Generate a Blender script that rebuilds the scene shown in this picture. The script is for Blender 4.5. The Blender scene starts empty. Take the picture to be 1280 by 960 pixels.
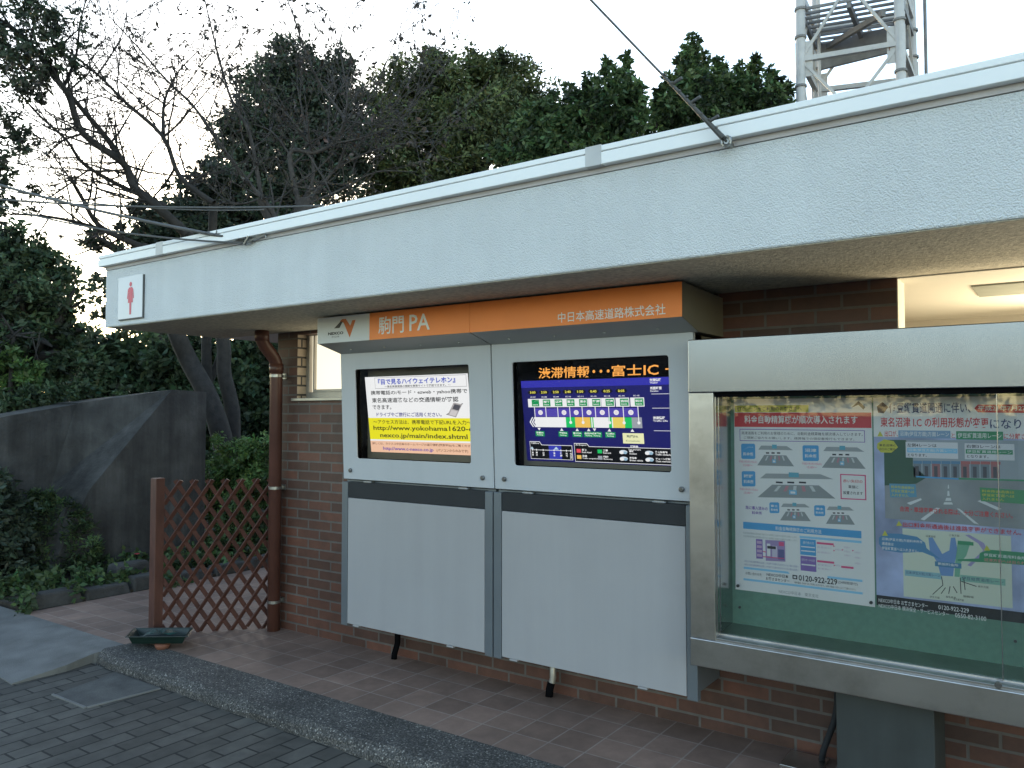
import bpy, math, random
import numpy as np
from mathutils import Vector, Matrix
R = math.radians
SC = bpy.context.scene
COL = SC.collection

# ------------------------------------------------------------ camera, sky, sun, exposure
YAW, PIT, F = R(35.12), R(2.19), 994.9
CAM = Vector((0.0, -3.891, 1.58))
cam = bpy.data.cameras.new('camera'); cam_ob = bpy.data.objects.new('camera', cam); COL.objects.link(cam_ob)
cam.sensor_width = 36; cam.lens = 36 * F / 1280; cam.clip_start = .05; cam.clip_end = 3000
cam_ob.location = CAM; cam_ob.rotation_euler = (math.pi / 2 + PIT, 0, YAW)
SC.camera = cam_ob
SUN_EL, SUN_AZ = R(12), R(-52)          # low sun behind the trees, beyond the building
w = bpy.data.worlds.new('World'); SC.world = w; w.use_nodes = True
nt = w.node_tree; bg = nt.nodes['Background']
sky = nt.nodes.new('ShaderNodeTexSky'); sky.sky_type = 'NISHITA'; sky.sun_disc = False
sky.sun_elevation = SUN_EL; sky.sun_rotation = SUN_AZ; sky.air_density = 1.0; sky.dust_density = .4; sky.ozone_density = .3
nt.links.new(sky.outputs[0], bg.inputs[0]); bg.inputs[1].default_value = .15
sl = bpy.data.lights.new('sun', 'SUN'); sl.energy = .5; sl.angle = R(20); sl.color = (1, .93, .84)
so = bpy.data.objects.new('sun', sl); COL.objects.link(so)
sd = Vector((math.sin(SUN_AZ) * math.cos(SUN_EL), math.cos(SUN_AZ) * math.cos(SUN_EL), math.sin(SUN_EL)))
so.rotation_euler = sd.to_track_quat('Z', 'Y').to_euler()
SC.view_settings.view_transform = 'Standard'; SC.view_settings.look = 'None'
SC.view_settings.gamma = 1; SC.view_settings.use_curve_mapping = False
SC.view_settings.exposure = 2.0
SC.cycles.max_bounces = 8; SC.cycles.transparent_max_bounces = 12; SC.cycles.sample_clamp_indirect = 4

# ------------------------------------------------------------ helpers
RX = Matrix.Rotation(YAW, 3, 'Z') @ Matrix.Rotation(math.pi / 2 + PIT, 3, 'X')
def ray(px, py): return RX @ Vector(((px - 640) / F, (480 - py) / F, -1.0))
def at(px, py, depth): return CAM + ray(px, py) * depth     # a point at a depth along the view axis
def on_z(px, py, z): d = ray(px, py); return CAM + d * ((z - CAM.z) / d.z)
def on_x(px, py, x): d = ray(px, py); return CAM + d * ((x - CAM.x) / d.x)

class MB:
    def __init__(s): s.v = []; s.f = []; s.m = []; s.c = None
    def add(s, vs, fs, m=0):
        b = len(s.v); s.v += [tuple(p) for p in vs]; s.f += [tuple(b + i for i in f) for f in fs]; s.m += [m] * len(fs); return s
    def box(s, x0, x1, y0, y1, z0, z1, m=0):
        vs = [(x, y, z) for z in (z0, z1) for y in (y0, y1) for x in (x0, x1)]
        return s.add(vs, [(0, 2, 3, 1), (4, 5, 7, 6), (0, 1, 5, 4), (2, 6, 7, 3), (0, 4, 6, 2), (1, 3, 7, 5)], m)
    def hexa(s, bot, top, m=0):      # two quads joined
        return s.add(list(bot) + list(top), [(3, 2, 1, 0), (4, 5, 6, 7), (0, 1, 5, 4), (1, 2, 6, 5), (2, 3, 7, 6), (3, 0, 4, 7)], m)
    def prism(s, poly, axis, a, b, m=0):   # extrude a 2D polygon along an axis
        def P(u, v, t): return {'x': (t, u, v), 'y': (u, t, v), 'z': (u, v, t)}[axis]
        n = len(poly)
        vs = [P(u, v, a) for u, v in poly] + [P(u, v, b) for u, v in poly]
        return s.add(vs, [tuple(range(n)), tuple(range(2 * n - 1, n - 1, -1))] + [(i, (i + 1) % n, n + (i + 1) % n, n + i) for i in range(n)], m)
    def tube(s, pts, r, n=8, m=0, cap=True):
        pts = [Vector(p) for p in pts]; k = len(pts)
        rs = list(r) if hasattr(r, '__len__') else [r] * k
        up = None; rings = []
        for i, p in enumerate(pts):
            t = (pts[min(i + 1, k - 1)] - pts[max(i - 1, 0)])
            t = t.normalized() if t.length > 1e-9 else Vector((0, 0, 1))
            if up is None: up = t.orthogonal().normalized()
            up = (up - t * up.dot(t)); up = up.normalized() if up.length > 1e-6 else t.orthogonal().normalized()
            q = t.cross(up)
            rings.append([p + (up * math.cos(2 * math.pi * j / n) + q * math.sin(2 * math.pi * j / n)) * rs[i] for j in range(n)])
        fs = []
        for i in range(k - 1):
            for j in range(n): fs.append((i * n + j, i * n + (j + 1) % n, (i + 1) * n + (j + 1) % n, (i + 1) * n + j))
        if cap: fs += [tuple(range(n - 1, -1, -1)), tuple((k - 1) * n + j for j in range(n))]
        return s.add([p for g in rings for p in g], fs, m)
    def bar(s, a, b, wd, ht, m=0, up=(0, 0, 1)):
        a, b = Vector(a), Vector(b); t = (b - a).normalized(); u = Vector(up)
        q = t.cross(u); q = q.normalized() if q.length > 1e-4 else t.orthogonal().normalized(); u = q.cross(t).normalized()
        g = lambda p: [p + q * wd / 2 * i + u * ht / 2 * j for i, j in ((-1, -1), (1, -1), (1, 1), (-1, 1))]
        return s.hexa(g(a), g(b), m)

def obj(name, mb, mats, parent=None, smooth=False, bevel=0, base=None):
    me = bpy.data.meshes.new(name)
    o = bpy.data.objects.new(name, me)
    off = Vector((0, 0, 0))
    if parent is not None:
        p = parent
        while p is not None: off += p.location; p = p.parent
        o.parent = parent
    if base is not None: o.location = Vector(base) - off; off = Vector(base)
    me.from_pydata([(v[0] - off.x, v[1] - off.y, v[2] - off.z) for v in mb.v], [], mb.f)
    mats = mats if isinstance(mats, (list, tuple)) else [mats]
    for m in mats: me.materials.append(m)
    if len(mats) > 1: me.polygons.foreach_set('material_index', mb.m)
    if smooth: me.polygons.foreach_set('use_smooth', [True] * len(me.polygons))
    me.update()
    if bevel:
        b = o.modifiers.new('bevel', 'BEVEL'); b.width = bevel; b.segments = 2; b.limit_method = 'ANGLE'; b.angle_limit = R(40)
    COL.objects.link(o)
    return o
def tag(o, label, cat, group=None):
    o['label'] = label; o['category'] = cat
    if group: o['group'] = group
    return o
def thing(name, label, cat, loc, group=None):
    o = bpy.data.objects.new(name, None); o.empty_display_size = .1; o.location = loc; COL.objects.link(o)
    return tag(o, label, cat, group)
def struct(name, mb, m, **k):
    o = obj(name, mb, m, **k); o['kind'] = 'structure'; return o

# ------------------------------------------------------------ materials
def newmat(name):
    m = bpy.data.materials.new(name); m.use_nodes = True
    n = m.node_tree.nodes; return m, n, m.node_tree.links, n['Principled BSDF']
def mat(name, col, rough=.6, metal=0, var=.12, scale=6, bump=0, bscale=60, spec=.5, stretch=None, detail=4, grime=0, streak=0, sscale=(5, 5, .35)):
    m, n, l, b = newmat(name)
    b.inputs['Roughness'].default_value = rough; b.inputs['Metallic'].default_value = metal
    b.inputs['Specular IOR Level'].default_value = spec
    g = n.new('ShaderNodeNewGeometry'); vec = g.outputs['Position']
    if stretch:
        mp = n.new('ShaderNodeMapping'); mp.inputs['Scale'].default_value = stretch; l.new(vec, mp.inputs[0]); vec = mp.outputs[0]
    t = n.new('ShaderNodeTexNoise'); t.inputs['Scale'].default_value = scale; t.inputs['Detail'].default_value = detail; l.new(vec, t.inputs['Vector'])
    r = n.new('ShaderNodeValToRGB'); e = r.color_ramp.elements
    e[0].position = .3; e[1].position = .7
    e[0].color = tuple(c * (1 - var) for c in col) + (1,); e[1].color = tuple(min(1, c * (1 + var)) for c in col) + (1,)
    l.new(t.outputs[0], r.inputs[0]); out = r.outputs[0]
    if grime:
        t3 = n.new('ShaderNodeTexNoise'); t3.inputs['Scale'].default_value = 2.2; t3.inputs['Detail'].default_value = 7; t3.inputs['Roughness'].default_value = .7
        l.new(g.outputs['Position'], t3.inputs['Vector'])
        r3 = n.new('ShaderNodeValToRGB'); r3.color_ramp.elements[0].position = .48; r3.color_ramp.elements[1].position = .72
        r3.color_ramp.elements[0].color = (0, 0, 0, 1); r3.color_ramp.elements[1].color = (grime, grime, grime, 1)
        l.new(t3.outputs[0], r3.inputs[0])
        mx = n.new('ShaderNodeMix'); mx.data_type = 'RGBA'; l.new(r3.outputs[0], mx.inputs[0]); l.new(out, mx.inputs[6])
        mx.inputs[7].default_value = (col[0] * .45, col[1] * .42, col[2] * .38, 1); out = mx.outputs[2]
    if streak:
        m4 = n.new('ShaderNodeMapping'); m4.inputs['Scale'].default_value = sscale; l.new(g.outputs['Position'], m4.inputs[0])
        t4 = n.new('ShaderNodeTexNoise'); t4.inputs['Scale'].default_value = 1.6; t4.inputs['Detail'].default_value = 6; t4.inputs['Roughness'].default_value = .65; l.new(m4.outputs[0], t4.inputs['Vector'])
        r4 = n.new('ShaderNodeMapRange'); r4.inputs[1].default_value = .32; r4.inputs[2].default_value = .68; r4.inputs[3].default_value = 1 - streak; r4.inputs[4].default_value = 1 + streak * .5; l.new(t4.outputs[0], r4.inputs[0])
        x4 = n.new('ShaderNodeMix'); x4.data_type = 'RGBA'; x4.blend_type = 'MULTIPLY'; x4.inputs[0].default_value = 1; l.new(out, x4.inputs[6]); l.new(r4.outputs[0], x4.inputs[7]); out = x4.outputs[2]
    l.new(out, b.inputs['Base Color'])
    if bump:
        t2 = n.new('ShaderNodeTexNoise'); t2.inputs['Scale'].default_value = bscale; t2.inputs['Detail'].default_value = 3; l.new(vec, t2.inputs['Vector'])
        bp = n.new('ShaderNodeBump'); bp.inputs['Strength'].default_value = bump; bp.inputs['Distance'].default_value = .01
        l.new(t2.outputs[0], bp.inputs['Height']); l.new(bp.outputs[0], b.inputs['Normal'])
    return m
def emit(name, col, k):
    m, n, l, b = newmat(name)
    b.inputs['Base Color'].default_value = (*[c * .05 for c in col], 1); b.inputs['Emission Color'].default_value = (*col, 1)
    b.inputs['Emission Strength'].default_value = k; b.inputs['Roughness'].default_value = .3
    return m
def bricks(name, axes, bw, bh, mortar, c1, c2, cm, offset=.5, shift=(0, 0), bump=.4, rough=.55, grain=.25, msmooth=.1, bias=0.0, patch=0):
    m, n, l, b = newmat(name)
    g = n.new('ShaderNodeNewGeometry'); sp = n.new('ShaderNodeSeparateXYZ'); l.new(g.outputs['Position'], sp.inputs[0])
    cb = n.new('ShaderNodeCombineXYZ'); l.new(sp.outputs[axes[0]], cb.inputs[0]); l.new(sp.outputs[axes[1]], cb.inputs[1])
    mp = n.new('ShaderNodeMapping'); mp.inputs['Location'].default_value = (shift[0], shift[1], 0); l.new(cb.outputs[0], mp.inputs[0])
    t = n.new('ShaderNodeTexBrick'); t.offset = offset; t.inputs['Scale'].default_value = 1
    t.inputs['Brick Width'].default_value = bw; t.inputs['Row Height'].default_value = bh; t.inputs['Mortar Size'].default_value = mortar
    t.inputs['Mortar Smooth'].default_value = msmooth; t.inputs['Bias'].default_value = bias
    t.inputs['Color1'].default_value = (*c1, 1); t.inputs['Color2'].default_value = (*c2, 1); t.inputs['Mortar'].default_value = (*cm, 1)
    l.new(mp.outputs[0], t.inputs['Vector'])
    ns = n.new('ShaderNodeTexNoise'); ns.inputs['Scale'].default_value = 9; ns.inputs['Detail'].default_value = 8; ns.inputs['Roughness'].default_value = .7
    l.new(g.outputs['Position'], ns.inputs['Vector'])
    mr = n.new('ShaderNodeMapRange'); mr.inputs[1].default_value = .25; mr.inputs[2].default_value = .75; mr.inputs[3].default_value = 1 - grain; mr.inputs[4].default_value = 1 + grain
    l.new(ns.outputs[0], mr.inputs[0])
    mx = n.new('ShaderNodeMix'); mx.data_type = 'RGBA'; mx.blend_type = 'MULTIPLY'; mx.inputs[0].default_value = 1
    l.new(t.outputs['Color'], mx.inputs[6]); l.new(mr.outputs[0], mx.inputs[7]); l.new(mx.outputs[2], b.inputs['Base Color'])
    if patch:
        n2 = n.new('ShaderNodeTexNoise'); n2.inputs['Scale'].default_value = 1.3; n2.inputs['Detail'].default_value = 5; l.new(g.outputs['Position'], n2.inputs['Vector'])
        m2 = n.new('ShaderNodeMapRange'); m2.inputs[1].default_value = .35; m2.inputs[2].default_value = .65; m2.inputs[3].default_value = 1 - patch; m2.inputs[4].default_value = 1 + patch
        l.new(n2.outputs[0], m2.inputs[0])
        x2 = n.new('ShaderNodeMix'); x2.data_type = 'RGBA'; x2.blend_type = 'MULTIPLY'; x2.inputs[0].default_value = 1
        l.new(mx.outputs[2], x2.inputs[6]); l.new(m2.outputs[0], x2.inputs[7]); l.new(x2.outputs[2], b.inputs['Base Color'])
    b.inputs['Roughness'].default_value = rough
    ad = n.new('ShaderNodeMath'); ad.operation = 'MULTIPLY_ADD'; ad.inputs[1].default_value = -1
    l.new(t.outputs['Fac'], ad.inputs[0]); sc = n.new('ShaderNodeMath'); sc.operation = 'MULTIPLY'; sc.inputs[1].default_value = .35; l.new(ns.outputs[0], sc.inputs[0]); l.new(sc.outputs[0], ad.inputs[2])
    bp = n.new('ShaderNodeBump'); bp.inputs['Strength'].default_value = bump; bp.inputs['Distance'].default_value = .006
    l.new(ad.outputs[0], bp.inputs['Height']); l.new(bp.outputs[0], b.inputs['Normal'])
    return m
def aggregate(name, cols, scale, rough=.85, bump=.5):
    m, n, l, b = newmat(name)
    g = n.new('ShaderNodeNewGeometry')
    v = n.new('ShaderNodeTexVoronoi'); v.inputs['Scale'].default_value = scale; l.new(g.outputs['Position'], v.inputs['Vector'])
    sp = n.new('ShaderNodeSeparateColor'); l.new(v.outputs['Color'], sp.inputs[0])
    r = n.new('ShaderNodeValToRGB'); r.color_ramp.interpolation = 'CONSTANT'
    e = r.color_ramp.elements
    while len(e) < len(cols): e.new(.5)
    for i, (p, c) in enumerate(cols): e[i].position = p; e[i].color = (*c, 1)
    l.new(sp.outputs[0], r.inputs[0])
    ns = n.new('ShaderNodeTexNoise'); ns.inputs['Scale'].default_value = 3; ns.inputs['Detail'].default_value = 6; l.new(g.outputs['Position'], ns.inputs['Vector'])
    mr = n.new('ShaderNodeMapRange'); mr.inputs[1].default_value = .3; mr.inputs[2].default_value = .7; mr.inputs[3].default_value = .65; mr.inputs[4].default_value = 1.25; l.new(ns.outputs[0], mr.inputs[0])
    mx = n.new('ShaderNodeMix'); mx.data_type = 'RGBA'; mx.blend_type = 'MULTIPLY'; mx.inputs[0].default_value = 1
    l.new(r.outputs[0], mx.inputs[6]); l.new(mr.outputs[0], mx.inputs[7]); l.new(mx.outputs[2], b.inputs['Base Color'])
    b.inputs['Roughness'].default_value = rough
    bp = n.new('ShaderNodeBump'); bp.inputs['Strength'].default_value = bump; bp.inputs['Distance'].default_value = .004; bp.invert = True
    l.new(v.outputs['Distance'], bp.inputs['Height']); l.new(bp.outputs[0], b.inputs['Normal'])
    return m
def glassmat(name, ior=1.45, tint=(.98, .985, .985)):
    m, n, l, b = newmat(name); n.remove(b)
    tr = n.new('ShaderNodeBsdfTransparent'); tr.inputs[0].default_value = (*tint, 1)
    gl = n.new('ShaderNodeBsdfGlossy'); gl.inputs['Roughness'].default_value = .02
    fr = n.new('ShaderNodeFresnel'); fr.inputs[0].default_value = ior
    mx = n.new('ShaderNodeMixShader'); l.new(fr.outputs[0], mx.inputs[0]); l.new(tr.outputs[0], mx.inputs[1]); l.new(gl.outputs[0], mx.inputs[2])
    l.new(mx.outputs[0], n['Material Output'].inputs[0]); return m
def leafmat(name, col, trans=.3):
    m, n, l, b = newmat(name)
    a = n.new('ShaderNodeAttribute'); a.attribute_name = 'tint'
    mx = n.new('ShaderNodeMix'); mx.data_type = 'RGBA'; mx.blend_type = 'MULTIPLY'; mx.inputs[0].default_value = 1
    mx.inputs[6].default_value = (*col, 1); l.new(a.outputs['Color'], mx.inputs[7]); l.new(mx.outputs[2], b.inputs['Base Color'])
    b.inputs['Roughness'].default_value = .55; b.inputs['Specular IOR Level'].default_value = .35
    t = n.new('ShaderNodeBsdfTranslucent'); l.new(mx.outputs[2], t.inputs[0])
    s = n.new('ShaderNodeMixShader'); s.inputs[0].default_value = trans
    l.new(b.outputs[0], s.inputs[1]); l.new(t.outputs[0], s.inputs[2]); l.new(s.outputs[0], n['Material Output'].inputs[0])
    return m

M = {}
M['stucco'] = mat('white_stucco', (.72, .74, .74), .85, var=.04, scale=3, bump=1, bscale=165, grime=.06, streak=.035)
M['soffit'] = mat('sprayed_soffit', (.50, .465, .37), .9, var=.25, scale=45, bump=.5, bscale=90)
M['coping'] = mat('coping_metal', (.88, .89, .88), .45, var=.03, scale=2, spec=.5)
M['coping_joint'] = mat('coping_joint', (.55, .55, .54), .5)
M['flash'] = mat('flashing_paint', (.50, .47, .47), .7, var=.08)
M['brick'] = bricks('brick_tile', (0, 2), .237, .0695, .0065, (.056, .027, .019), (.122, .047, .029), (.098, .085, .076), shift=(.0345, .0125), bump=.5, grain=.3, patch=.22)
M['brick_side'] = bricks('brick_tile_side', (1, 2), .237, .0695, .0065, (.085, .036, .026), (.15, .058, .038), (.17, .155, .145), shift=(.03, .0125), bump=.5, grain=.3)
M['tile'] = bricks('walkway_tile', (0, 1), .2, .2, .004, (.165, .105, .079), (.24, .156, .119), (.27, .21, .175), offset=0, shift=(.1, .2), bump=.3, grain=.22, rough=.7, patch=.2)
M['paver'] = bricks('block_paver', (1, 0), .24, .112, .006, (.060, .055, .046), (.094, .086, .073), (.015, .014, .012), shift=(.05, .03), bump=.9, grain=.35, rough=.85, patch=.3)
M['kerb'] = aggregate('exposed_aggregate', [(0, (.036, .034, .031)), (.35, (.066, .062, .056)), (.62, (.095, .090, .084)), (.86, (.15, .133, .114)), (.96, (.30, .28, .25))], 150, bump=.35)
M['concrete'] = mat('ramp_concrete', (.155, .152, .143), .85, var=.22, scale=5, bump=.3, bscale=120, grime=.5, detail=8)
M['slab'] = mat('slab_concrete', (.088, .086, .08), .9, var=.3, scale=8, bump=.4, bscale=100, grime=.6, detail=8)
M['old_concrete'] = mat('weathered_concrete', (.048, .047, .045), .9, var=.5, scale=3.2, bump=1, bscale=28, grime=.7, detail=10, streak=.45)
M['soil'] = mat('garden_soil', (.045, .035, .025), .95, var=.4, scale=14, bump=1, bscale=30)
M['asphalt'] = mat('asphalt', (.05, .05, .052), .9, var=.2, scale=30, bump=.4, bscale=200)
M['stone'] = mat('edging_stone', (.05, .048, .045), .9, var=.3, scale=9, bump=.7, bscale=40)
M['grey_door'] = mat('door_paint', (.44, .455, .475), .42, var=.03, scale=1.5, streak=.03)
M['grey_panel'] = mat('panel_paint', (.325, .318, .325), .45, var=.035, scale=1.3, grime=.05, streak=.04)
M['strip'] = mat('anodised_strip', (.15, .17, .19), .4, metal=.4, var=.05)
M['charcoal'] = mat('charcoal_band', (.016, .018, .021), .75, var=.1)
M['black'] = mat('black_plastic', (.006, .006, .007), .8, var=.1, spec=0)
M['olive'] = mat('header_side_paint', (.17, .155, .12), .55, var=.05)
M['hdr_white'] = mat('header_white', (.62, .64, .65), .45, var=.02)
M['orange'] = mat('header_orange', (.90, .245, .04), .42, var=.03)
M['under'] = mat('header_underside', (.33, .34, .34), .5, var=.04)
M['white_ink'] = mat('white_lettering', (.8, .8, .78), .5, var=0)
M['dark_ink'] = mat('dark_lettering', (.03, .03, .035), .5, var=0)
M['logo_orange'] = mat('logo_orange', (.55, .14, .03), .5, var=.1)
M['knob'] = mat('knob_steel', (.16, .16, .16), .35, metal=.8)
M['steel'] = mat('stainless_steel', (.245, .265, .31), .22, metal=1, var=.03, scale=2, stretch=(2.6, 1, .2), bump=.10, bscale=1.6, grime=.12)
M['steel_rail'] = mat('stainless_rail', (.50, .485, .47), .3, metal=1, var=.10, scale=2.5, stretch=(1, 1, 3), bump=.06, bscale=4, grime=.6)
M['steel_in'] = mat('stainless_inner', (.5, .5, .5), .2, metal=1, var=.05)
M['green'] = mat('green_board', (.115, .225, .17), .75, var=.08, scale=40, bump=.1, bscale=200)
M['pillar'] = mat('pillar_paint', (.032, .038, .038), .55, var=.15, scale=7, streak=.2)
M['glass'] = glassmat('case_glass')
M['pvc'] = mat('brown_pvc', (.092, .038, .028), .38, var=.15, scale=5)
M['zinc'] = mat('zinc_band', (.34, .34, .33), .35, metal=.9)
M['wood'] = mat('lattice_wood', (.085, .033, .023), .55, var=.25, scale=14, stretch=(1, 1, .3), bump=.2, bscale=50)
M['cream'] = mat('cream_paint', (.74, .70, .60), .7, var=.03, scale=2)
M['alu'] = mat('aluminium_frame', (.38, .36, .33), .4, metal=.6)
M['pane'] = emit('lit_pane', (1, .90, .66), .34)
M['lampglass'] = mat('lamp_diffuser', (.30, .31, .26), .5)
M['tower'] = mat('tower_paint', (.46, .445, .425), .6, var=.1, scale=4, grime=.3)
M['tower_dark'] = mat('tower_galvanised', (.17, .165, .16), .6, var=.2, scale=5)
M['rust'] = mat('rust', (.16, .06, .03), .9, var=.3, scale=20)
M['cable'] = mat('cable_grey', (.085, .085, .082), .6)
M['bark'] = mat('bark', (.022, .019, .017), .9, var=.4, scale=12, bump=.6, bscale=30)
M['bark_grey'] = mat('grey_bark', (.055, .049, .046), .9, var=.35, scale=12, bump=.5, bscale=40)
M['pot'] = mat('terracotta', (.19, .075, .045), .8)
M['tray'] = mat('green_plastic', (.006, .017, .013), .35, var=.2)
M['tray_bag'] = mat('clear_film', (.03, .075, .07), .2, var=.4, scale=30)
M['pink'] = mat('pictogram_pink', (.62, .09, .13), .5, var=.02)
M['sign_white'] = mat('sign_enamel', (.64, .66, .69), .35, var=.02)
M['petal'] = mat('petal', (.5, .02, .05), .5)
M['pin'] = mat('pin_head', (.05, .05, .05), .4)
L = {'dark': leafmat('leaf_dark', (.048, .066, .042)), 'olive': leafmat('leaf_olive', (.085, .105, .042)), 'mid': leafmat('leaf_mid', (.062, .100, .038)),
     'fresh': leafmat('leaf_fresh', (.085, .15, .045)), 'blue': leafmat('leaf_bluish', (.050, .078, .040)), 'brown': leafmat('leaf_brown', (.06, .052, .044), .2)}

# ------------------------------------------------------------ ground, kerb, walkway
ZR = -.07
struct('ground', MB().add([(-900, -900, -.16), (900, -900, -.16), (900, 900, -.16), (-900, 900, -.16)], [(0, 1, 2, 3)]), M['asphalt'])
struct('paving', MB().box(-30, 14, -22, -1.12, -.3, ZR), M['paver'])
struct('walkway', MB().box(-6.86, 6, -.79, 6, -.3, 0).box(-6.86, -5.36, -.905, -.79, -.3, 0), M['tile'])
kb = MB(); prof = [(-1.125, -.28), (-1.125, ZR + .012), (-1.118, -.03), (-1.10, -.010), (-1.078, .0025), (-.792, .0025), (-.792, -.28)]
n = 60; rng = random.Random(4)
for i in range(n + 1):
    x = -5.34 + i * (11.4 / n); j = [rng.uniform(-.006, .006) for _ in prof]
    if i == 0: j = [.03, .03, .03, .03, .03, 0, 0]
    kb.v += [(x, p[0] + (jj if k < 5 else 0), p[1] + (jj * .4 if 1 < k < 5 else 0)) for k, (p, jj) in enumerate(zip(prof, j))]
np_ = len(prof)
for i in range(n):
    for k in range(np_ - 1): kb.f.append((i * np_ + k, (i + 1) * np_ + k, (i + 1) * np_ + k + 1, i * np_ + k + 1)); kb.m.append(0)
kb.f.append(tuple(range(np_))); kb.m.append(0)
struct('kerb', kb, M['kerb'])
# concrete ramp up to the walkway, with a broken right edge
rp = MB(); xl, xr = -8.4, -5.35
pts = [(xr, -.90), (xr - .02, -1.1), (xr + .03, -1.3), (-5.33, -1.62), (-5.75, -1.585), (-6.3, -1.60), (xl, -1.62), (xl, -.90)]
tops = [.003, -.012, -.028, -.062, -.062, -.062, -.062, .003]
rp.add([(x, y, z) for (x, y), z in zip(pts, tops)] + [(x, y, -.28) for x, y in pts], [(7, 6, 5, 4, 3, 2, 1, 0)] + [(i, (i + 1) % 8, 8 + (i + 1) % 8, 8 + i) for i in range(8)])
struct('ramp', rp, M['concrete'])
cv = thing('access_cover', 'rectangular concrete access cover sunk in the dark block paving beside the ramp', 'access cover', (-4.79, -1.33, ZR))
obj('slab', MB().hexa([(-5.03, -1.135, ZR - .05), (-4.94, -1.555, ZR - .05), (-4.575, -1.55, ZR - .05), (-4.53, -1.135, ZR - .05)][::-1],
    [(-5.03, -1.135, ZR + .006), (-4.94, -1.555, ZR + .004), (-4.575, -1.55, ZR + .006), (-4.53, -1.135, ZR + .008)][::-1]), M['slab'], cv, bevel=.004)
fr = MB()
fr.bar((-4.945, -1.562, ZR + .003), (-4.572, -1.558, ZR + .003), .014, .01); fr.bar((-4.566, -1.55, ZR + .003), (-4.52, -1.14, ZR + .003), .014, .01)
obj('joint', fr, M['concrete'], cv)
struct('garden_bed', MB().box(-30, -6.92, -.85, 40, -.3, .015), M['soil'])
struct('back_yard', MB().box(-6.86, 30, 6.0, 60, -.3, -.02), M['soil'])

# ------------------------------------------------------------ the building
B = thing('service_building', 'low flat roofed building with white stucco fascia and brown brick tile walls', 'building', (-2.5, 2.5, 0))
wl = MB()
wl.box(-4.90, -4.68, 0, .25, 0, 2.2); wl.box(-4.68, -3.0, 0, .25, 0, 1.68); wl.box(-3.0, -.63, 0, .17, 0, 2.2); wl.box(-.63, 3.5, .0, .17, 0, 1.0)
obj('wall', wl, M['brick'], B)
sw = MB().box(-4.90, -4.70, .25, 6, 0, 2.2); obj('side_wall', sw, M['brick_side'], B)
# window left of the screens
wf = MB()
wf.box(-4.68, -4.645, .085, .135, 1.70, 2.17); wf.box(-4.645, -3.0, .085, .135, 1.70, 1.745); wf.box(-4.60, -3.0, .095, .125, 1.745, 1.765); wf.box(-4.615, -4.60, .095, .125, 1.745, 2.17)
wf.box(-4.645, -3.0, .085, .135, 2.17, 2.2)
W = obj('window', wf, M['alu'], B, bevel=.002)
obj('pane', MB().box(-4.645, -3.0, .118, .122, 1.745, 2.17), M['pane'], W)
obj('sill', MB().box(-4.72, -3.0, -.022, .085, 1.678, 1.70), M['zinc'], W, bevel=.003)
obj('reveal', MB().box(-4.682, -4.676, .003, .085, 1.70, 2.2), bricks('reveal_tile', (1, 2), .12, .0695, .0075, (.42, .33, .24), (.5, .40, .30), (.05, .045, .04), shift=(.02, .0125)), W)
obj('lintel', MB().box(-4.68, -3.0, 0, .25, 2.17, 2.2), M['brick'], B)
# roof slab with fascia
rf = MB().box(-5.60, 6, -.95, 6.6, 2.195, 2.60)
obj('fascia', rf, M['stucco'], B, bevel=.008)
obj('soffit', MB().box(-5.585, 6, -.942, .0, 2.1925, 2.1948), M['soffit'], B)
obj('flashing', MB().box(-5.605, 6.01, -.953, 6.6, 2.601, 2.635), M['flash'], B)
cp = MB().box(-5.64, 6, -.99, 6.6, 2.625, 2.676); cp.box(-5.63, 6, -.98, 6.6, 2.676, 2.681)
cp.box(-5.64, 6, -.99, 6.6, 2.681, 2.705)
CP = obj('coping', cp, M['coping'], B, bevel=.003)
for x in (-4.90, -1.66): obj('coping_joint', MB().box(x, x + .075, -.993, -.4, 2.623, 2.7075), M['coping_joint'], CP)
# entrance recess, lit from inside
en = MB()
en.box(-3.2, 4, 1.85, 2.0, 0, 2.2); en.box(-3.3, -3.2, .25, 2.0, 0, 2.2); en.box(-.6335, -.6265, .004, .172, 1.003, 2.1995); en.box(-3.2, -.633, .1705, .176, 0, 2.2)
obj('entrance_wall', en, M['cream'], B)
obj('entrance_ceiling', MB().box(-3.2, 4, .176, 1.85, 2.187, 2.194).box(-.626, 4, .0, .176, 2.187, 2.194), M['cream'], B)
lp = obj('ceiling_light', MB().box(-.375, 1.0, .40, .80, 2.179, 2.187), M['lampglass'], B, bevel=.002)
al = bpy.data.lights.new('entrance_lamp', 'AREA'); al.shape = 'RECTANGLE'; al.size = 1.4; al.size_y = 1.0; al.energy = 6; al.color = (1, .86, .60)
ao = bpy.data.objects.new('entrance_lamp', al); COL.objects.link(ao); ao.location = (.65, .7, .75); ao.rotation_euler = (R(180), 0, 0)

al2 = bpy.data.lights.new('soffit_fill', 'AREA'); al2.shape = 'RECTANGLE'; al2.size = .9; al2.size_y = .25; al2.energy = 11; al2.color = (1, .86, .60)  # added fill light aimed out at the soffit, no fixture there
ao2 = bpy.data.objects.new('soffit_fill', al2); COL.objects.link(ao2); ao2.location = (.55, 1.2, 1.75); ao2.rotation_euler = Vector((.25, .9, -.32)).to_track_quat('Z', 'Y').to_euler()

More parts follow.
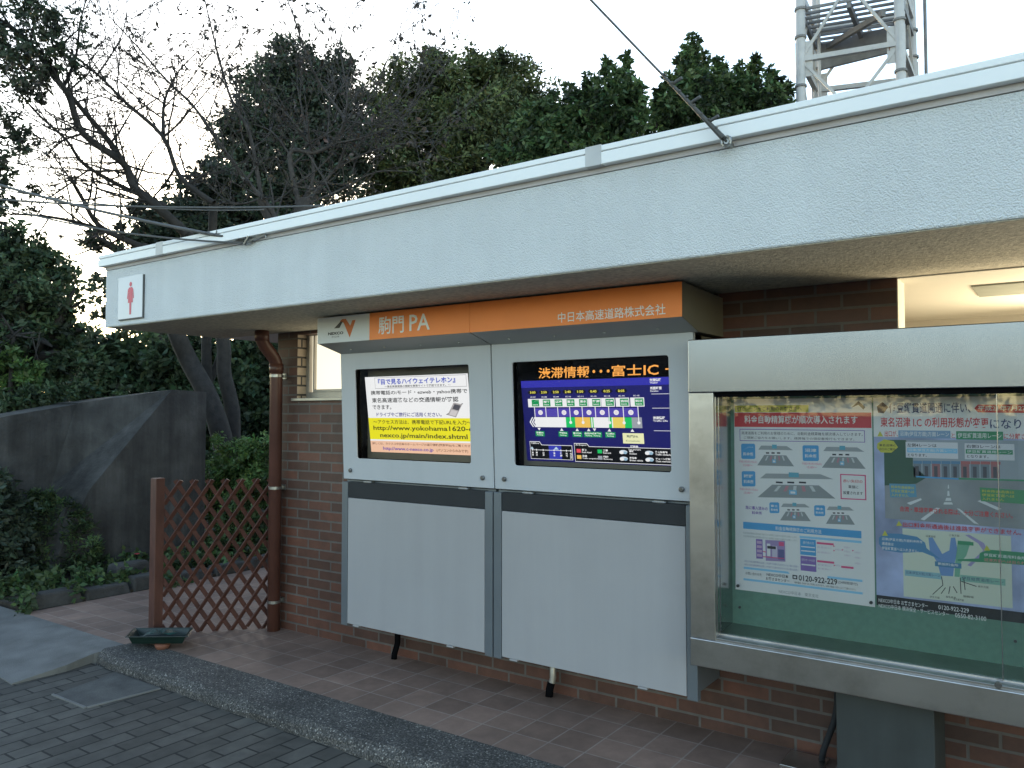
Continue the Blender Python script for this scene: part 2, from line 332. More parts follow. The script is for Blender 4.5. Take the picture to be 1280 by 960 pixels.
# women's pictogram plate
sg = thing('toilet_sign', 'white square plate with pink woman pictogram on the fascia corner', 'sign', (-5.25, -.96, 2.38))
obj('plate', MB().box(-5.405, -5.10, -.964, -.9608, 2.236, 2.527), M['sign_white'], sg, bevel=.002)
obj('shadow_edge', MB().box(-5.402, -5.093, -.9605, -.951, 2.229, 2.524), M['cable'], sg)  # dark rim standing in for the plate's shade, right and below
pg = MB(); cx = -5.245; Y = -.965; k = .00122
def disc(mb, x, z, r, y, m=0, n=20, sx=1): mb.add([(x + r * sx * math.cos(2 * math.pi * i / n), y, z + r * math.sin(2 * math.pi * i / n)) for i in range(n)], [tuple(range(n))], m)
disc(pg, cx, 2.470, .0165, Y)
body = [(-.018, 2.449), (.018, 2.449), (.033, 2.435), (.043, 2.372), (.032, 2.369), (.023, 2.418), (.021, 2.418), (.032, 2.343), (.013, 2.343), (.011, 2.262), (-.011, 2.262), (-.013, 2.343), (-.032, 2.343), (-.021, 2.418), (-.023, 2.418), (-.032, 2.369), (-.043, 2.372), (-.033, 2.435)]
pg.add([(cx + x, Y, z) for x, z in body], [tuple(range(len(body)))])
obj('pictogram', pg, M['pink'], sg)

# downpipe
dp = thing('downpipe', 'brown plastic rainwater downpipe with a bent top at the brick corner', 'pipe', (-4.82, -.075, 0))
pm = MB().tube([(-4.82, -.075, 0), (-4.82, -.075, 1.93), (-4.82, -.08, 1.965), (-4.82, -.10, 2.0), (-4.82, -.185, 2.085), (-4.82, -.205, 2.12), (-4.82, -.21, 2.155), (-4.82, -.21, 2.19)], .046, 20)
obj('pipe', pm, M['pvc'], dp, smooth=True)
for a, b in (((-4.82, -.075, 1.885), (-4.82, -.075, 1.955)), ((-4.82, -.205, 2.115), (-4.82, -.21, 2.187))):
    obj('socket', MB().tube([a, b], .0515, 20), M['pvc'], dp, smooth=True)
for z in (1.855, 1.03, .20):
    c = MB().tube([(-4.82, -.075, z), (-4.82, -.075, z + .02)], .0485, 20); c.box(-4.825, -4.815, -.03, 0, z, z + .02); c.box(-4.85, -4.79, -.006, -.001, z - .01, z + .03)
    obj('clamp', c, M['zinc'], dp)

# ------------------------------------------------------------ flat lettering
_tc = {}
def glyphs(s, bold=0.0):
    if (s, bold) in _tc: return _tc[(s, bold)]
    c = bpy.data.curves.new('lettering', 'FONT'); c.body = s; c.resolution_u = 2; c.offset = bold
    o = bpy.data.objects.new('lettering', c); COL.objects.link(o)
    me = o.evaluated_get(bpy.context.evaluated_depsgraph_get()).to_mesh()
    v = [(p.co.x, p.co.y) for p in me.vertices]; f = [tuple(q.vertices) for q in me.polygons]
    bpy.data.objects.remove(o); bpy.data.curves.remove(c)
    xs = [p[0] for p in v]; ys = [p[1] for p in v]
    r = (v, f, min(xs), max(xs), min(ys), max(ys)); _tc[(s, bold)] = r; return r
class Sheet:
    """flat printing on a plane; u to the right, v down, layers stacked towards the viewer"""
    def __init__(s, place, clip=None): s.mb = MB(); s.place = place; s.mats = []; s.clip = clip
    def mi(s, m):
        if m not in s.mats: s.mats.append(m)
        return s.mats.index(m)
    def poly(s, pts, m, k=1):
        if s.clip: pts = clip_poly(pts, *s.clip)
        if len(pts) < 3: return
        s.mb.add([s.place(u, v, k) for u, v in pts], [tuple(range(len(pts)))], s.mi(m))
    def rect(s, u0, v0, u1, v1, m, k=1): s.poly([(u0, v0), (u1, v0), (u1, v1), (u0, v1)], m, k)
    def frame(s, u0, v0, u1, v1, t, m, k=1, asp=1):
        s.rect(u0, v0, u1, v0 + t * asp, m, k); s.rect(u0, v1 - t * asp, u1, v1, m, k); s.rect(u0, v0 + t * asp, u0 + t, v1 - t * asp, m, k); s.rect(u1 - t, v0 + t * asp, u1, v1 - t * asp, m, k)
    def disc(s, u, v, ru, rv, m, k=1, n=16): s.poly([(u + ru * math.cos(2 * math.pi * i / n), v + rv * math.sin(2 * math.pi * i / n)) for i in range(n)], m, k)
    def text(s, t, u0, v0, u1, v1, m, k=2, bold=0.0):
        v, f, x0, x1, y0, y1 = glyphs(t, bold)
        q = [(u0 + (x - x0) / (x1 - x0) * (u1 - u0), v1 - (y - y0) / (y1 - y0) * (v1 - v0)) for x, y in v]
        mi = s.mi(m)
        if s.clip is None: s.mb.add([s.place(a, b, k) for a, b in q], f, mi); return
        for g in f:
            pts = [q[i] for i in g]
            if max(p[0] for p in pts) > s.clip[1]:
                pts = clip_poly(pts, *s.clip)
                if len(pts) < 3: continue
            s.mb.add([s.place(a, b, k) for a, b in pts], [tuple(range(len(pts)))], mi)
    def build(s, name, parent=None): return obj(name, s.mb, s.mats, parent)
def clip_poly(p, lo, hi):
    for lim, sg_ in ((lo, 1), (hi, -1)):
        o = []
        for i in range(len(p)):
            a, b = p[i], p[(i + 1) % len(p)]; ia, ib = (a[0] - lim) * sg_ >= 0, (b[0] - lim) * sg_ >= 0
            if ia: o.append(a)
            if ia != ib: t = (lim - a[0]) / (b[0] - a[0]); o.append((lim, a[1] + (b[1] - a[1]) * t))
        p = o
        if not p: return p
    return p
_ink = {}
def ink(c, rough=.5):
    if c not in _ink: _ink[c] = mat('print_ink', c, rough, var=0)
    return _ink[c]
_lit = {}
LCD = .215
def lit(c, k=1.0):
    if (c, k) not in _lit: _lit[(c, k)] = emit('screen_light', c, LCD * k)
    return _lit[(c, k)]

# ------------------------------------------------------------ header sign over the two cabinets
H = thing('header_sign', 'long orange and white operator name board above the two screen cabinets', 'sign', (-2.65, -.26, 2.1))
hx0, hx1, hy = -3.864, -1.432, -.52
hs = MB()
for a, b in ((hx0, -2.652), (-2.649, hx1)):
    hs.prism([(hy + .004, 2.024), (hy + .004, 2.180), (-.003, 2.166), (-.003, 1.972), (-.32, 1.972)], 'x', a, b)
obj('housing', hs, M['olive'], H, bevel=.002)
obj('white_face', MB().box(hx0, -3.408, hy, hy + .0035, 2.022, 2.182), M['hdr_white'], H)
obj('orange_face', MB().box(-3.4075, -2.6515, hy, hy + .0035, 2.022, 2.182).box(-2.6490, hx1, hy, hy + .0035, 2.022, 2.182), M['orange'], H)
us = MB()
for a, b in ((hx0 + .004, -2.655), (-2.646, hx1 - .004)):
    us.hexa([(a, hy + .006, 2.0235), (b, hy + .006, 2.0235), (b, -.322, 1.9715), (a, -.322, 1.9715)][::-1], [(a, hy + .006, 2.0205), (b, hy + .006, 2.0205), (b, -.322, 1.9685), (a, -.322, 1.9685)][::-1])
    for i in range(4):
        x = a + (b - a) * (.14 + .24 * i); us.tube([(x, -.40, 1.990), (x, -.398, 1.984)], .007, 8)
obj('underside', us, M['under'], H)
hpl = lambda u, v, k: (u, hy - .0006 * k, v)
hp = Sheet(hpl)
def rng_text(t, x0, x1, z0, z1, m, bold=0): hp.text(t, x0, z1, x1, z0, m, 1, bold)
rng_text('駒門', -3.333, -3.131, 2.050, 2.154, M['white_ink'], .012); rng_text('PA', -3.088, -2.934, 2.056, 2.149, M['white_ink'], .012)
hp.build('station_name', H); hp = Sheet(hpl)
rng_text('中日本高速道路株式会社', -2.090, -1.512, 2.037, 2.088, M['white_ink'], .006)
hp.build('operator_name', H); hp = Sheet(hpl)
rng_text('NEXCO', -3.766, -3.629, 2.070, 2.088, M['dark_ink'], .05); rng_text('中日本', -3.733, -3.664, 2.052, 2.064, M['dark_ink'])
hp.poly([(-3.712, 2.110), (-3.655, 2.150), (-3.634, 2.150), (-3.664, 2.110)], M['dark_ink'])
hp.poly([(-3.662, 2.150), (-3.642, 2.163), (-3.610, 2.163), (-3.570, 2.118), (-3.553, 2.150), (-3.524, 2.150), (-3.574, 2.046), (-3.628, 2.140)], M['logo_orange'])
hp.build('emblem', H)

# ------------------------------------------------------------ the two traffic information cabinets
DZ0, DZ1 = 1.165, 1.972
def dy(z): return -.288 - .037 * (z - DZ0) / (DZ1 - DZ0)        # the doors lean out a little
def rrect(x0, x1, z0, z1, r, n=5):
    o = []
    for cx, cz, a0 in ((x1 - r, z1 - r, 0), (x0 + r, z1 - r, 90), (x0 + r, z0 + r, 180), (x1 - r, z0 + r, 270)):
        for i in range(n + 1): a = R(a0 + 90 * i / n); o.append((cx + r * math.cos(a), cz + r * math.sin(a)))
    return o
def door_mesh(x0, x1, ox0, ox1, oz0, oz1, th=.028):
    mb = MB(); inn = rrect(ox0, ox1, oz0, oz1, .014); n = len(inn)
    cx, cz = (ox0 + ox1) / 2, (oz0 + oz1) / 2
    out = []
    for x, z in inn:      # project each inner point on the outer rectangle
        dx, dz = x - cx, z - cz; t = 1e9
        if dx: t = min(t, ((x1 if dx > 0 else x0) - cx) / dx)
        if dz: t = min(t, ((DZ1 if dz > 0 else DZ0) - cz) / dz)
        out.append([cx + dx * t, cz + dz * t])
    for c in ((x1, DZ1), (x0, DZ1), (x0, DZ0), (x1, DZ0)):
        i = min(range(n), key=lambda i: (out[i][0] - c[0]) ** 2 + (out[i][1] - c[1]) ** 2); out[i] = list(c)
    P = lambda q, o: (q[0], dy(q[1]) + o, q[1])
    vs = [P(q, 0) for q in out] + [P(q, 0) for q in inn] + [P(q, th) for q in out] + [P(q, .008) for q in inn]
    fs = []
    for i in range(n):
        j = (i + 1) % n
        fs += [(i, n + i, n + j, j), (n + i, 3 * n + i, 3 * n + j, n + j), (2 * n + i, i, j, 2 * n + j)]
    return mb.add(vs, fs)
def lcd_y(v): return -.268 + .063 * v
def cabinet(x0, x1, ox0, ox1, label, foot_x, foot_m):
    c = thing('information_cabinet', label, 'display cabinet', ((x0 + x1) / 2, -.15, .25), 'traffic information cabinets')
    cs = MB().box(x0 + .006, x1 - .006, -.20, -.003, 1.165, 1.962)
    for a, b in ((x0 + .006, x0 + .02), (x1 - .02, x1 - .006)): cs.box(a, b, -.262, -.2, 1.16, 1.962)
    cs.box(x0 + .006, x1 - .006, -.262, -.2, 1.94, 1.962)
    obj('casing', cs, M['olive'], c)
    obj('lower_casing', MB().box(x0 + .006, x1 - .006, -.262, -.003, .27, 1.158), M['strip'], c)
    obj('upper_door', door_mesh(x0, x1, ox0, ox1, 1.300, 1.866), M['grey_door'], c, bevel=.003)
    ln = MB()
    for a, b, e, f in ((ox0 - .012, ox0 - .002, 1.29, 1.876), (ox1 + .002, ox1 + .012, 1.29, 1.876)): ln.box(a, b, -.29 + .012, -.1995, e, f)
    ln.box(ox0 - .002, ox1 + .002, -.29 + .012, -.1995, 1.288, 1.298); ln.box(ox0 - .002, ox1 + .002, -.30, -.1995, 1.868, 1.878)
    obj('screen_liner', ln, M['black'], c)
    rb = MB().box(x0 + .022, x1 - .022, -.1995, -.1985, 1.19, 1.938); obj('screen_back', rb, M['black'], c)
    pl = MB().add([(ox0 - .02, dy(1.29) + .026, 1.285), (ox1 + .02, dy(1.29) + .026, 1.285), (ox1 + .02, dy(1.88) + .026, 1.88), (ox0 - .02, dy(1.88) + .026, 1.88)], [(0, 1, 2, 3)])
    g = obj('glass_pane', pl, M['glass'], c)
    s0, s1 = x0 + .052, x1 - .053
    obj('lower_panel', MB().box(s0 + .003, s1 - .003, -.300, -.262, .249, 1.046), M['grey_panel'], c, bevel=.003)
    obj('lower_band', MB().box(s0 + .003, s1 - .003, -.2985, -.262, 1.049, 1.149), M['charcoal'], c, bevel=.002)
    for a, b in ((x0, s0), (s1, x1)): obj('side_strip', MB().box(a, b, -.302, -.262, .236, 1.147), M['strip'], c, bevel=.003)
    for x in (x0 + .068, x1 - .075):
        z = 1.222; y = dy(z)
        k_ = MB().tube([(x, y - .001, z), (x, y - .010, z)], .0135, 18); k_.tube([(x, y - .010, z), (x, y - .0125, z)], [.0135, .009], 18)
        k_.tube([(x, y - .0125, z), (x, y - .014, z)], .0045, 10)
        obj('knob', k_, M['knob'], c, smooth=False)
    for x in (x0 + .20, x0 + .97):
        obj('hinge', MB().box(x, x + .055, -.300, -.27, 1.150, 1.161).tube([(x - .008, -.297, 1.154), (x + .063, -.297, 1.154)], .004, 8), M['zinc'], c)
        obj('latch', MB().box(x - .09, x - .042, -.304, -.27, .2405, .2485), M['grey_panel'], c)
    f = MB().tube([(foot_x, -.07, .0), (foot_x, -.066, .03), (foot_x + .012, -.05, .1), (foot_x + .012, -.05, .27)], .019, 12)
    obj('conduit', f, foot_m, c, smooth=True)
    if foot_m is not M['black']: obj('sleeve', MB().tube([(foot_x, -.071, .0), (foot_x, -.066, .04), (foot_x + .006, -.058, .075)], .0225, 12), M['black'], c, smooth=True)
    return c, (ox0, ox1)
c1, o1 = cabinet(-3.866, -2.658, -3.738, -2.817, 'grey wall cabinet whose screen shows white and yellow text, nearer the downpipe', -3.62, M['black'])
c2, o2 = cabinet(-2.650, -1.462, -2.512, -1.590, 'grey wall cabinet whose screen shows a dark blue traffic map, beside the notice case', -2.432, M['alu'])
for o in c2.children:
    if o.name.startswith('conduit'): pass

# screen of the first cabinet: u 0..1 over .87 m
LW, LH = .875, .478
def lcdp(x0, z1=1.818, h=.478, wd=.875): return lambda u, v, k: (x0 + u * wd, lcd_y(v) - .0004 * k, z1 - v * h)
Sx = Sheet(lcdp(-3.700, wd=.838), (0, 1.0))
Wt, Yl, Sa = (1, 1, 1), (.95, .88, .02), (1, .62, .42)
Sx.rect(0, 0, 1, .545, lit(Wt)); Sx.rect(0, .545, 1, .83, lit(Yl)); Sx.rect(0, .83, 1, .85, lit(Wt)); Sx.rect(0, .85, 1, 1, lit(Sa))
Bk, Bl, Pu = lit((.01, .01, .012), 1), lit((.03, .07, .55), 1), lit((.06, .02, .45), 1)
Gy = lit((.35, .35, .37), 1)
Sx.frame(.10, .012, .985, .158, .003, Gy, 2, 1.8)
T = Sx.text
T('『目で見るハイウェイテレホン』', .135, .030, .885, .108, Bl, 3, .03)
T('〜東名高速道路の情報を携帯サイトで確認できます。〜', .20, .117, .84, .147, Bk, 3, .013)
T('携帯電話のiモード・ezweb・yahoo携帯で', .05, .183, .985, .248, Bk, 3, .017)
T('東名高速道路などの交通情報が確認', .055, .278, .90, .343, Bk, 3, .017)
T('できます。', .055, .372, .25, .432, Bk, 3, .017)
T('ドライブやご旅行にご活用ください。', .09, .470, .735, .528, lit((.03, .03, .25)), 3, .02)
T('〜アクセス方法は、携帯電話で下記URLを入力〜', .05, .568, 1.0, .625, Bk, 3, .013)
T('http://www.yokohama1620-c-', .045, .645, 1.03, .722, Bk, 3, .018)
T('nexco.jp/main/index.shtml', .11, .742, .955, .82, Bk, 3, .018)
T('詳しくは、ネクスコ中日本のホームページの道路情報(関東甲信)をご覧ください', .02, .868, 1.0, .905, lit((.25, .12, .08)), 3, .02)
T('http://www.c-nexco.co.jp', .13, .925, .63, .982, Pu, 3, .017); T('(パソコンからのみです)', .66, .932, .95, .975, lit((.25, .12, .08)), 3, .02)
Sx.poly([(.855, .35), (.93, .375), (.865, .535), (.79, .505)], lit((.45, .42, .42)), 3)
Sx.poly([(.862, .37), (.918, .39), (.893, .45), (.838, .43)], lit((.08, .08, .1)), 4)
Sx.poly([(.83, .44), (.885, .46), (.86, .52), (.806, .498)], lit((.7, .66, .66)), 4)
Sx.poly([(.785, .505), (.775, .50), (.93, .36), (.94, .365)], lit((.2, .2, .2)), 2)
Sx.rect(0, 0, 1, 1, lit((.0, .0, .0), .01), 0)
Sx.build('screen', c1)

# screen of the second cabinet, with the LED line above it
S2 = Sheet(lcdp(-2.488, 1.764, .440), (0, 1.02))
Nv, Vi, Wh, Gn, Or, Dk = lit((.012, .012, .16), .9), lit((.10, .07, .50), .9), lit(Wt), lit((.0, .36, .10), .9), lit((1, .62, .12)), lit((.001, .001, .003), 1)
Ye, Gr, G2, Rd = lit((1, .9, .15)), lit((.38, .40, .45)), lit((.01, .62, .14)), lit((.9, .08, .12))
S2.rect(0, 0, 1.02, 1, Nv); S2.rect(0, .0, 1.02, .085, lit((.035, .035, .45), 1), 2)
for v, a, b in ((.012, '交通情報', 'Weather'), (.105, '所要時間', 'Duration')):
    S2.text(a, .885, v, .955, v + .035, Wh, 3, .03); S2.text(b, .885, v + .04, .935, v + .058, Wh, 3, .02)
for v in (.185, .345, .60): S2.rect(.89, v, 1.02, v + .005, Wh, 3)
S2.text('渋滞情報', .89, .44, .965, .475, Wh, 3, .03); S2.text('Traffic info', .89, .48, .98, .50, Wh, 3, .02)
xs = [.042, .125, .212, .298, .385, .475, .565, .66, .755]
for x, t in zip(xs, ('3:00', '2:50', '2:50', '2:40', '1:50', '0:40', '0:25', '0:05')):
    S2.poly([(x + .002, .145), (x + .014, .122), (x + .068, .122), (x + .08, .145), (x + .068, .168), (x + .014, .168)], Dk, 2); S2.text(t, x + .02, .13, x + .062, .160, Ye, 3, .02)
names = ['御殿場', '裾野', '沼津', '富士', '清水', '静岡', '焼津', '吉田', '東名川崎']
for i, x in enumerate(xs):
    S2.text('IC-%s' % '07 08 09 10 11 12 13 14 15'.split()[i], x + .022, .195, x + .06, .211, Wh, 3, .02)
    S2.rect(x, .225, x + .088, .328, Wh, 2); S2.rect(x + .028, .235, x + .083, .318, Gn, 3); S2.text(names[i], x + .032, .248, x + .079, .278, Wh, 4, .03); S2.text('Interch.', x + .036, .288, x + .075, .306, Wh, 4, .02)
    S2.rect(x + .043, .328, x + .048, .52, Wh, 4)
S2.rect(xs[0] + .045, .345, xs[-1] + .045, .445, Vi, 2)
for i in (0, 2, 3, 4, 5, 6, 7): S2.disc((xs[i] + xs[i + 1]) / 2 + .046, .395, .017, .030, Wh, 3); S2.disc((xs[i] + xs[i + 1]) / 2 + .046, .395, .012, .021, lit((.9, .8, .9)), 4)
seg = [(.085, .31, Wh), (.31, .375, G2), (.375, .48, Or), (.48, .487, G2), (.487, .495, Wh), (.495, .502, G2), (.502, .605, Wh), (.605, .625, G2), (.625, .632, Wh), (.632, .71, lit((.95, .72, .15))), (.71, .755, G2), (.755, .82, Gr)]
for a, b, m in seg: S2.rect(a, .452, b, .575, m, 2)
for i in range(9): S2.disc(xs[i] + .046, .515, .010, .018, Wh, 5)
for i in range(3):
    x = .042 + i * .017; S2.poly([(x + .022, .452), (x + .030, .452), (x + .010, .513), (x + .030, .575), (x + .022, .575), (x, .513)], Wh, 3)
for x, up in ((.11, 0), (.275, 1), (.385, 1), (.465, 1), (.505, 0), (.605, 1), (.755, 1)):
    S2.poly([(x, .585), (x + .012, .618), (x - .012, .618)] if up else [(x - .012, .585), (x + .012, .585), (x, .618)], Wh, 3)
for x, t in ((.08, '足柄SA'), (.25, '愛鷹PA'), (.35, '富士川SA'), (.43, '由比PA'), (.485, '日本平PA'), (.575, '牧之原SA')):
    S2.rect(x, .625, x + .068, .69, Gn, 3); S2.text(t, x + .006, .633, x + .062, .656, Wh, 4, .03); S2.text('Parking', x + .012, .664, x + .056, .682, Wh, 4, .02)
S2.rect(.69, .635, .825, .755, lit((.95, .95, .55)), 3); S2.text('駒門PA', .715, .655, .79, .69, lit((.15, .2, .15)), 4, .02); S2.text('Komakado', .71, .712, .80, .735, lit((.15, .2, .15)), 4)
S2.text('現在地', .735, .775, .785, .805, Wh, 4, .03); S2.text('You are here', .72, .815, .80, .833, Wh, 4, .02)
S2.poly([(.03, .755), (.105, .755), (.12, .795), (.34, .795), (.34, .975), (.03, .975)], Wh, 2); S2.poly([(.033, .762), (.103, .762), (.118, .801), (.337, .801), (.337, .97), (.033, .97)], Dk, 3)
S2.poly([(.355, .765), (.445, .765), (.46, .80), (1.02, .80), (1.02, .99), (.355, .99)], Wh, 2); S2.poly([(.358, .772), (.443, .772), (.458, .806), (1.02, .806), (1.02, .984), (.358, .984)], Dk, 3)
S2.text('路線図Area', .04, .768, .10, .788, Wh, 4, .02); S2.text('凡例Legend', .365, .776, .44, .798, Wh, 4, .02)
S2.rect(.17, .803, .262, .968, lit((.04, .05, .5)), 4); S2.rect(.04, .858, .335, .864, Wh, 5)
S2.poly([(.225, .815), (.243, .85), (.207, .85)], lit((.6, .8, .95)), 5); S2.poly([(.045, .82), (.058, .85), (.033, .85)], lit((.6, .8, .95)), 5)
for x, t in ((.045, '東京'), (.075, '厚木'), (.125, '沼津'), (.205, '清水'), (.255, '静岡'), (.295, '浜松'), (.325, '名古屋')):
    S2.rect(x, .85, x + .006, .872, Wh, 5)
    for i, ch in enumerate(t): S2.text(ch, x - .004, .885 + i * .028, x + .010, .909 + i * .028, Wh, 5, .03)
for i, (x, v, m, a, b) in enumerate(((.37, .835, Rd, '通行止', 'Road closed'), (.37, .91, Or, '渋滞', 'Traffic congestion'), (.515, .835, G2, '工事', 'Road work'), (.515, .91, Gr, '調査中', 'Monitoring'))):
    S2.rect(x, v, x + .03, v + .045, m, 4); S2.text(a, x + .037, v - .004, x + .07, v + .022, Wh, 4, .03); S2.text(b, x + .037, v + .028, x + .037 + .006 * len(b), v + .047, Wh, 4, .02)
for x, v, a, b in ((.665, .835, '事故', 'Accident'), (.665, .912, '故障車', 'Broken vehicle'), (.83, .835, '路上障害物', 'Traffic obstacle'), (.83, .912, 'チェーン規制', 'Chain restricted')):
    S2.disc(x + .022, v + .02, .026, .022, lit((.75, .85, .95)), 4); S2.disc(x + .010, v + .028, .014, .018, Wh, 5); S2.disc(x + .034, v + .028, .012, .016, lit((.35, .55, .7)), 5)
    S2.text(a, x + .06, v - .002, x + .06 + .015 * len(a), v + .022, Wh, 4, .03); S2.text(b, x + .06, v + .028, x + .06 + .006 * len(b), v + .047, Wh, 4, .02)
S2.build('screen', c2)
LS = Sheet(lambda u, v, k: (u, -.268 - .0004 * k, v), (-2.6, -1.575))
LS.rect(-2.51, 1.868, -1.575, 1.766, M['black'], 0)
LED = lit((1, .40, .06), 1.15)
for t_, a, b, z1_, z0_ in (('渋滞情報', -2.372, -2.052, 1.834, 1.774), ('富士', -1.924, -1.756, 1.832, 1.774), ('IC', -1.745, -1.664, 1.826, 1.776), ('－', -1.628, -1.580, 1.806, 1.799)): LS.text(t_, a, z1_, b, z0_, LED, 2, .013)
for i in range(3): LS.disc(-2.028 + i * .042, 1.803, .008, .008, LED, 2)
LS.build('led_line', c2)

# ------------------------------------------------------------ stainless notice case
N = thing('notice_case', 'stainless steel notice case with green pin board on a dark grey pillar', 'notice case', (-.43, -.3, 0))
nx0, nx1 = -1.446, .62
obj('top_beam', MB().box(nx0, nx1, -.425, -.13, 1.680, 1.924), M['steel'], N, bevel=.004)
obj('bottom_rail', MB().box(nx0, nx1, -.425, -.13, .442, .566), M['steel_rail'], N, bevel=.004)
for a, b in ((nx0, nx0 + .118), (nx1 - .118, nx1)): obj('post', MB().box(a, b, -.418, -.13, .566, 1.680), M['steel_rail'], N, bevel=.003)
obj('inner_side', MB().box(nx0 + .118, nx0 + .121, -.395, -.2, .60, 1.68), M['steel_in'], N)
obj('sill', MB().prism([(-.412, .566), (-.412, .578), (-.37, .583), (-.37, .590), (-.205, .603), (-.205, .566)], 'x', nx0 + .118, nx1 - .118), M['steel_rail'], N, bevel=.001)
obj('pin_board', MB().box(nx0 + .118, nx1 - .118, -.205, -.132, .566, 1.68), M['green'], N)
tk = MB().box(nx0 + .118, nx1 - .118, -.40, -.35, 1.660, 1.679); obj('glass_track', tk, M['black'], N)
for a, b, y in ((nx0 + .119, -.17, -.362), (-.235, nx1 - .119, -.378)):
    g = obj('glass_door', MB().box(a, b, y, y + .005, .592, 1.664), M['glass'], N)
    obj('edge_strip', MB().box(a + .001, a + .004, y - .002, y + .007, .592, 1.664), M['steel_in'], g)
lk = MB().tube([(-.245, -.418, .583), (-.245, -.432, .583)], .012, 16); lk.tube([(-.245, -.432, .583), (-.245, -.436, .583)], .008, 12); obj('lock', lk, M['knob'], N)
obj('pillar', MB().box(-.842, -.472, -.32, -.02, 0, .442), M['pillar'], N, bevel=.004)  # depth extended towards the wall to shade the bricks
obj('light_blocker', MB().box(-1.09, nx1, -.129, -.003, .40, 1.90), M['pillar'], N)  # unseen box added to keep light off the bricks behind the pillar
for x, z in ((-.20, .70), (-1.29, .68)): obj('pin', MB().tube([(x, -.206, z), (x, -.212, z)], .006, 8), M['pin'], N)
cd = thing('cable_conduit', 'thin grey conduit rising from a flat metal plate beside the dark pillar', 'conduit', (-1.03, -.12, 0))
obj('plate', MB().box(-1.11, -.94, -.225, -.04, .0, .012), M['steel_rail'], cd, bevel=.002)
obj('pipe', MB().tube([(-.965, -.075, .012), (-.955, -.08, .06), (-.905, -.09, .20), (-.888, -.10, .28), (-.885, -.10, .45)], .014, 12), M['charcoal'], cd, smooth=True)

# posters: corners traced in a close-up, brought onto the sheet's own u, v
def quad_uv(c):
    (ax, ay), (bx, by), (cx, cy), (dx, dy_) = c      # TL TR BR BL
    def f(x, y):
        u, v = .5, .5
        for _ in range(12):
            px = (1-u)*(1-v)*ax + u*(1-v)*bx + u*v*cx + (1-u)*v*dx; py = (1-u)*(1-v)*ay + u*(1-v)*by + u*v*cy + (1-u)*v*dy_
            a = (1-v)*(bx-ax) + v*(cx-dx); b = (1-u)*(dx-ax) + u*(cx-bx); c_ = (1-v)*(by-ay) + v*(cy-dy_); d = (1-u)*(dy_-ay) + u*(cy-by)
            det = a*d - b*c_; ex, ey = x - px, y - py
            u += (d*ex - b*ey) / det; v += (-c_*ex + a*ey) / det
        return u, v
    return f
class Poster:
    def __init__(s, corners, x0, x1, z0, z1, y, curl=1):
        s.q = quad_uv(corners); s.sh = Sheet(lambda u, v, k: (x0 + u*(x1-x0), y - .00035*k + curl*(.004*math.sin(u*9)*max(0, v-.8) - .012*max(0, v-.86)**2*40*abs(u-.5)), z1 - v*(z1-z0)))
    def rect(s, x0, y0, x1, y1, m, k=1):
        a, b, c, d = s.q(x0, y0), s.q(x1, y0), s.q(x1, y1), s.q(x0, y1)
        s.sh.rect((a[0]+d[0])/2, a[1], (b[0]+c[0])/2, (a[1]+(d[1]-a[1])), m, k)
    def par(s, x0, y0, x1, dyr, h, m, k=1):    # a strip following the sheet's own horizontals
        a = s.q(x0, y0); b = s.q(x0, y0 + h); c = s.q(x1, y0 + dyr); s.sh.rect(a[0], a[1], c[0], b[1], m, k); return a[0], a[1], c[0], b[1]
    def text(s, t, x0, y0, x1, h, m, k=3, bold=0):
        a = s.q(x0, y0); b = s.q(x0, y0 + h); c = s.q(x1, y0); s.sh.text(t, a[0], a[1], c[0], b[1], m, k, bold)
    def poly(s, pts, m, k=1): s.sh.poly([s.q(*p) for p in pts], m, k)
def paper(sh, m, n=14):
    for i in range(n):
        for j in range(n): sh.rect(i/n, j/n, (i+1)/n, (j+1)/n, m, 0)
PW = ink((.68, .68, .68), .4)
Bu, Rd_, Yo, Bk_, Pk, Gc, Lb, Vi_ = ink((.06, .30, .58)), ink((.55, .04, .05)), ink((.50, .48, .06)), ink((.02, .02, .03)), ink((.62, .08, .20)), ink((.30, .32, .33)), ink((.22, .50, .72)), ink((.20, .12, .38))
P1 = Poster(((75, 40), (695, 30), (690, 955), (65, 880)), -1.308, -.703, .762, 1.652, -.2065)
paper(P1.sh, PW)
P1.rect(78, 68, 425, 98, Yo); P1.text('ETCレーンをご利用のお客さまへ', 92, 73, 395, 20, Bk_, 3, .01)
P1.poly([(610, 75), (640, 45), (668, 72), (690, 40), (660, 84), (640, 62)], ink((.05, .04, .04)))
P1.rect(76, 100, 692, 163, Rd_); P1.text('料金自動精算機が順次導入されます', 125, 112, 635, 36, ink((.75, .75, .72)), 3, .012)
P1.poly([(100, 172), (664, 176), (664, 230), (100, 226)], Vi_); P1.poly([(103, 175), (661, 179), (661, 227), (103, 223)], PW, 2)
P1.text('高速道路をご利用のお客様のために、自動料金精算機を順次導入していきます。', 110, 183, 655, 14, Bk_); P1.text('ご理解ご協力をお願いします。精算機での領収書発行もできます。', 120, 205, 620, 11, Bk_)
